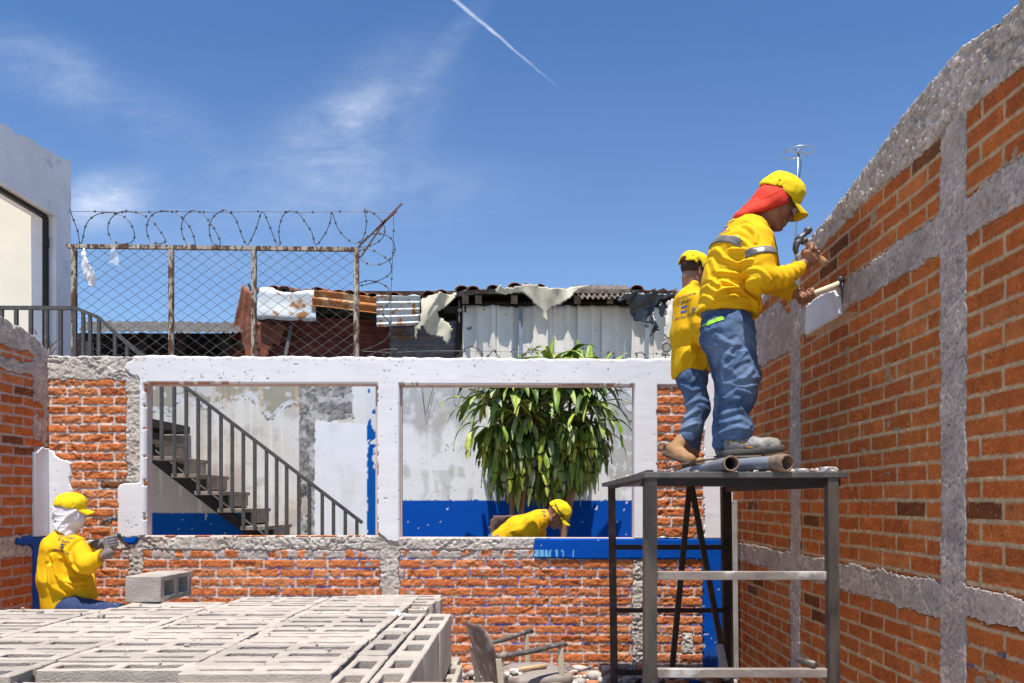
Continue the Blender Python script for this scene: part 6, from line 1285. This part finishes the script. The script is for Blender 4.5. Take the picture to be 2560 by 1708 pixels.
band(shirt_2, 'sleeve_tape', q(1606, 712, 5.31), Vector((-.25, 0, 1)), .15, r_(12), m_band, keep=lambda px: px > 1588)
B = Vector((.12, 0, 1)).normalized()
for tx, off in (('Constructora', .085), ('El Salvador', .045), ('#HarKerOch', -.060)): stick(textmesh(tx, .036), shirt_2, (q(1552, 704, 5.3) + B * off, Vector((.62, -.78, 0)), B), Vector((.78, .62, 0)), 'printed_words', m_prt)
for off in (.010, -.022): stick(patch(.05, .014), shirt_2, (q(1552, 704, 5.3) + B * off, Vector((.62, -.78, 0)), B), Vector((.78, .62, 0)), 'printed_bar', m_prtb)
def jeans2(s):
    s.cap(q(1586,835), q(1588,870), r_(37), r_(36), .03, 1.2)
    s.cap(q(1589,872,5.43), q(1603,935,5.41), r_(31), r_(25), .03); s.cap(q(1603,935,5.41), q(1590,975,5.41), r_(24), r_(22), .03); s.cap(q(1590,975,5.41), q(1576,1008,5.42), r_(22), r_(22), .02)
    s.cap(q(1586,872,5.6), q(1600,940,5.6), r_(28), r_(22), .03); s.cap(q(1600,940,5.6), q(1592,1030,5.6), r_(20), r_(15), .02); s.plane(q(0, 820), (0, 0, 1)); s.plane2(q(1572, 1014, 5.42), Vector((-.4, 0, -1)), .11); s.plane2(q(1592, 1038, 5.6), (0, 0, -1), .08)
solid('jeans', m_denim, man2, (q(1530,0).x, 5.1, q(0,1060).z), (q(1660,0).x, 5.9, q(0,810).z), .007, jeans2, 1, lambda x, y, z: foldfn(.008, (.9, 0, .4), 11, .3, 33)(x, y, z) + creases([[(1560,885),(1585,900),(1615,890)], [(1575,930),(1600,918),(1625,925)], [(1570,960),(1595,945)], [(1562,985),(1590,975)], [(1600,860),(1585,880)]], 5.4, 5.5, .008, 7)(x, y, z))
capwear(man2, hc2 - Rh2 @ Vector((.004, 0, .016)), Rh2, 1.06, m_yel2, gap=True, seed=5)
def hair2(s):
    L = lambda *p: hc2 + Rh2 @ Vector(p); s.ell(L(-.012, 0, .028), (.0985, .0785, .084), np.array(Rh2), .01); s.plane(L(.035, 0, 0), Rh2 @ Vector((1, 0, -.3))); s.plane(L(0, 0, -.012), Rh2 @ Vector((.25, 0, -1)))
    s.ell(L(0, .08, -.004), (.028, .03, .034), np.array(Rh2), .004, 's'); s.ell(L(0, -.08, -.004), (.028, .03, .034), np.array(Rh2), .004, 's')
solid('hair', M('cropped_hair', (.055,.032,.022), rough=.8, var=.3, vs=60, bump=.6, bs=300, bd=.001), man2, np.array(hc2) - .15, np.array(hc2) + .17, .005, hair2, 1, lambda x, y, z: .0012 * vn(x * 120, y * 120, z * 120, 3))
L = lambda *p: hc2 + Rh2 @ Vector(p)
mb = MB(); mb.tube([L(-.02, -.083, .0), L(0, -.086, .014), L(.05, -.078, .014), L(.10, -.05, .012), L(.112, 0, .012), L(.10, .05, .012), L(.05, .078, .014)], .0035, 6); mb.build('safety_glasses', m_blk, man2, True)
def heel_toe(p, z, pt, zt): return Vector((q(*p, z).x, z, q(*p, z).z)), Vector((q(*pt, zt).x, zt, q(*pt, zt).z))
h, t = heel_toe((1527, 1046), 5.42, (1588, 1070), 5.20); shoe(man2, h, t, (.35, 0, 1), q(1567, 1008, 5.42), m_boot, m_soletan, hs=.1)
h, t = heel_toe((1576, 1062), 5.62, (1610, 1070), 5.40); h.z = zs; t.z = zs; shoe(man2, h, t, (0, 0, 1), q(1590, 1034, 5.6), m_boot, m_soletan)

# ---------------------------------------------------------------- man bending in the yard
Z3 = 7.65; k_ = PX(Z3); q = lambda x, y, z=Z3: WP(x, y, z); hc3 = q(1275, 1183, 7.62); Rh3 = Rhead((.70, -.12, -.70), (.70, -.1, .70))
def body3(s):
    s.cap(q(1150,1240), q(1195,1212), r_(24), r_(25), .04, 1.3); s.cap(q(1195,1212), q(1240,1190), r_(26), r_(20), .04, 1.5); s.cap(q(1240,1188), q(1262,1182), r_(13), r_(12), .03)
    s.cap(q(1225,1195,7.5), q(1222,1255,7.42), r_(11), r_(9), .03); s.cap(q(1222,1255,7.42), q(1238,1300,7.42), r_(8), r_(6), .02); s.cap(q(1235,1195,7.82), q(1245,1300,7.85), r_(10), r_(6), .03)
    for zc in (7.56, 7.80): s.cap(q(1148,1245,zc), q(1170,1330,zc), r_(20), r_(14), .04); a = q(1150,1400,zc); a.z = .36; s.cap(q(1170,1330,zc), a, r_(13), r_(8), .03); s.cap(a, a + Vector((.16, 0, -.03)), r_(9), r_(7), .02)
    head(s, hc3, Rh3, 1.0, neck=q(1248, 1185), rn=.052)
    for zc, wx in ((7.42, (1238, 1300)), (7.85, (1245, 1300))): w_ = q(*wx, zc); c = w_ + Vector((.03, 0, -.07)); grip(s, c, (0, 1, 0), w_ - c, .013, w_, .024)
man3 = solid('person', m_skin, None, (q(1105,0).x, 7.3, .29), (q(1315,0).x, 8.0, q(0,1145).z), .009, body3, 1)
tag(man3, 'man in a yellow shirt and cap bending down behind the sill of the right opening', 'person')
def shirt3(s):
    s.cap(q(1152,1246), q(1192,1217), r_(31), r_(33), .04, 1.25); s.cap(q(1192,1217), q(1233,1197), r_(33), r_(26), .04, 1.45); s.cap(q(1233,1192), q(1254,1185), r_(20), r_(14), .03, 1.2); s.cap(q(1222,1200,7.48), q(1219,1245,7.42), r_(19), r_(15), .03); s.cap(q(1219,1245,7.42), q(1232,1285,7.42), r_(13), r_(10), .02); s.cap(q(1235,1197,7.82), q(1244,1285,7.85), r_(17), r_(10), .03); s.plane(q(1258, 1183), Vector((1, 0, .3))); s.plane2(q(1135, 1262), Vector((-.5, 0, -1)), .25)
s3 = solid('shirt', m_yel, man3, (q(1100,0).x, 7.25, q(0,1310).z), (q(1275,0).x, 8.05, q(0,1160).z), .0085, shirt3, 1, foldfn(.012, (.85, 0, .3), 9, .3, 43))
for tx, off in (('Constructora', .05), ('El Salvador', .0)): stick(textmesh(tx, .034), s3, (q(1205, 1172, 7.65) + Vector((off * .5, off * -1, 0)), Vector((.85, 0, .4)), Vector((0, 1, 0))), Vector((.3, .25, -1)), 'printed_words', m_prt)
def tr3(s):
    s.cap(q(1145,1246), q(1150,1262), r_(29), r_(28), .03, 1.2)
    for zc in (7.56, 7.80): s.cap(q(1149,1258,zc), q(1171,1330,zc), r_(24), r_(18), .03); a = q(1150,1400,zc); a.z = .40; s.cap(q(1171,1330,zc), a, r_(17), r_(14), .02)
solid('trousers', m_denim, man3, (q(1100,0).x, 7.3, .36), (q(1215,0).x, 8.05, q(0,1225).z), .010, tr3, 1, foldfn(.009, (.9, 0, .4), 9, .3, 44))
capwear(man3, hc3, Rh3, 1.06, m_yel2, seed=7, h=1.05)
L = lambda *p: hc3 + Rh3 @ Vector(p)
mb = MB(); mb.tube([L(-.112, -.03, .10), L(-.07, -.088, .085), L(-.02, -.102, .07), L(.04, -.095, .062), L(.085, -.06, .060), L(.11, -.02, .060)], .0045, 6); mb.build('glasses_strap', m_blk, man3, True)
mb = MB(); P = [L(.11, -.05, .06), L(.118, 0, .062), L(.11, .05, .06), L(.118, -.05, .03), L(.128, 0, .03), L(.118, .05, .03)]; mb.add(P, [(0,1,4,3),(1,2,5,4)]); x = mb.build('safety_glasses', m_lens, man3); x.modifiers.new('t', 'SOLIDIFY').thickness = .003

# ---------------------------------------------------------------- kneeling man at the left
Z4 = 6.15; k_ = PX(Z4); q = lambda x, y, z=Z4: WP(x, y, z); hc4 = q(160, 1176, 6.15); Rh4 = Rhead((.88, .42, -.16), (.15, .08, 1))
c1 = q(259, 1243, 6.0); a1 = q(252, 1195, 6.0) - q(261, 1238, 6.0); w1 = q(250, 1268, 5.98); c2 = q(243, 1245, 6.25); w2 = q(222, 1249, 6.28)
def body4(s):
    s.cap(q(150,1390), q(145,1320), r_(33), r_(34), .04, 1.2); s.cap(q(145,1320), q(142,1250), r_(34), r_(30), .04, 1.35); s.cap(q(145,1245), q(152,1215), r_(20), r_(15), .03)
    s.cap(q(175,1252,6.02), q(200,1298,5.95), r_(15), r_(14), .03); s.cap(q(200,1298,5.95), w1, r_(12), r_(8), .02); s.cap(q(160,1250,6.34), q(195,1275,6.40), r_(14), r_(12), .03); s.cap(q(195,1275,6.40), w2, r_(11), r_(8), .02)
    for dy in (-.13, .13):
        kn = q(262, 1403, 6.15 + dy); an = q(215, 1500, 6.2 + dy); an.z = .10; s.cap(q(155,1400,6.15 + dy), q(264, 1403, 6.15 + dy), r_(22), r_(10), .04); s.cap(kn, an, r_(11), r_(10), .03); s.cap(an, an + Vector((.2, 0, -.04)), r_(12), r_(9), .02)
    head(s, hc4, Rh4, 1.0, neck=q(153, 1222), rn=.054)
    grip(s, c1, a1, w1 - c1, .014, w1, .026, 1.0, sgn=1); grip(s, c2, Vector((.8, .1, .15)), w2 - c2 + Vector((0, .0, -.03)), .014, w2, .026, 1.0, sgn=1)
man4 = solid('person', m_skin, None, (q(85,0).x, 5.7, .02), (q(300,0).x, 6.6, q(0,1130).z), .0082, body4, 1)
tag(man4, 'man at the left behind the block pile, white cloth over his face, back turned, chiselling', 'person')
def shirt4(s):
    s.cap(q(152,1385), q(146,1325), r_(47), r_(46), .04, 1.15); s.cap(q(146,1325), q(141,1262), r_(47), r_(40), .04, 1.3); s.cap(q(142,1255), q(152,1222), r_(34), r_(20), .04, 1.3); s.cap(q(205,1368), q(185,1340), r_(14), r_(25), .04, 2)
    s.cap(q(170,1254,6.04), q(198,1296,5.95), r_(26), r_(22), .03); s.cap(q(198,1296,5.95), q(246,1272,5.98), r_(20), r_(13), .02); s.cap(q(160,1250,6.34), q(195,1274,6.40), r_(22), r_(17), .03); s.cap(q(195,1274,6.40), q(217,1252,6.30), r_(16), r_(11), .02)
    s.plane(q(160, 1393), Vector((.33, 0, -1))); s.plane(q(152, 1207), Vector((.1, 0, 1))); d = w1 - q(200,1296,5.95); s.plane2(q(245, 1272, 5.98), d, .08)
s4 = solid('shirt', m_yel, man4, (q(82,0).x, 5.65, q(0,1405).z), (q(262,0).x, 6.65, q(0,1200).z), .0072, shirt4, 1, lambda x, y, z: foldfn(.009, (-.55, 0, 1), 8, .3, 53)(x, y, z) + creases([[(118,1275),(130,1320),(160,1352),(200,1356)], [(112,1300),(120,1345),(150,1372)], [(150,1262),(160,1290),(190,1312)], [(135,1330),(165,1340),(190,1338)], [(168,1240),(158,1265),(170,1290)]], 5.95, 6.1, .016, 7)(x, y, z))
B = Vector((.0, 0, 1)); A_ = Vector((.93, .1, -.14)).normalized()
for tx, off in (('Constructora', .037), ('El Salvador', .005), ('#HarKerOch', -.078)): stick(textmesh(tx, .031), s4, (q(114, 1246, 5.8) + B * off, A_, B), (0, 1, 0), 'printed_words', m_prt)
for off in (-.020, -.046): stick(patch(.036, .012), s4, (q(112, 1246, 5.8) + B * off, A_, B), (0, 1, 0), 'printed_bar', m_prtb)
def tr4(s):
    s.cap(q(152,1385), q(155,1405), r_(44), r_(42), .03, 1.15)
    for dy in (-.13, .13):
        kn = q(268, 1402, 6.15 + dy); an = q(215, 1500, 6.2 + dy); an.z = .12; s.cap(q(165,1400,6.15 + dy), kn, r_(30), r_(15), .04); s.cap(kn, an, r_(17), r_(15), .03)
solid('trousers', m_denim2, man4, (q(90,0).x, 5.7, .09), (q(300,0).x, 6.6, q(0,1340).z), .009, tr4, 1, foldfn(.008, (.9, 0, .4), 9, .3, 54))
capwear(man4, hc4, Rh4, 1.06, m_yel2, gap=True, seed=9)
def veil(s):
    L = lambda *p: hc4 + Rh4 @ Vector(p); s.ell(L(-.01, 0, .01), (.108, .088, .095), np.array(Rh4), .02); s.ell(L(.025, 0, -.04), (.088, .074, .088), np.array(Rh4), .02); s.cap(L(-.02, 0, -.05), L(-.02, 0, -.16), .075, .082, .03, 1.15); s.plane(L(0, 0, .040), Rh4 @ Vector((.15, 0, 1))); s.plane(L(-.02, 0, -.165), Rh4 @ Vector((-.5, .0, -1)))
solid('face_cloth', m_whitec, man4, np.array(hc4) - .24, np.array(hc4) + .16, .0055, veil, 1, foldfn(.014, (.6, .5, .45), 13, .22, 61))
def gloves(s):
    grip(s, c1, a1, w1 - c1, .014, w1, .034, 1.05, sgn=1, gl=.0035); s.cap(w1, q(245, 1272, 5.98), .038, .040, .01)
def gloves2(s):
    grip(s, c2, Vector((.8, .1, .15)), w2 - c2 + Vector((0, .0, -.03)), .014, w2, .034, 1.05, sgn=1, gl=.0035); s.cap(w2, q(214, 1254, 6.31), .036, .040, .01)
solid('glove', m_glove, man4, np.array(c1) - .16, np.array(c1) + .13, .0045, gloves, 1); solid('glove', m_glove, man4, np.array(c2) - .20, np.array(c2) + .13, .0045, gloves2, 1)
hammer(None, q(251, 1193, 6.0), q(263, 1258, 6.0), 'claw hammer in the gloved hand of the man behind the block pile', q(240, 1205, 6.0) - q(253, 1192, 6.0), 1.1)
o = empty('chisel', c2, 'steel chisel held in the gloved hand of the man behind the block pile', 'chisel')
mb = MB(); mb.tube([q(229, 1244, 6.25), q(262, 1232, 6.27)], .011, 8); mb.build('shank', m_hst, o, True); mb = MB(); mb.tube([q(262, 1232, 6.27), q(268, 1228, 6.28), q(275, 1230, 6.30)], [.014, .026, .018], 10); mb.build('guard', m_hst, o, True); mb = MB(); mb.tube([q(274, 1231, 6.3), q(297, 1258, 6.55)], [.012, .009], 8); mb.build('tip', m_hst, o, True)
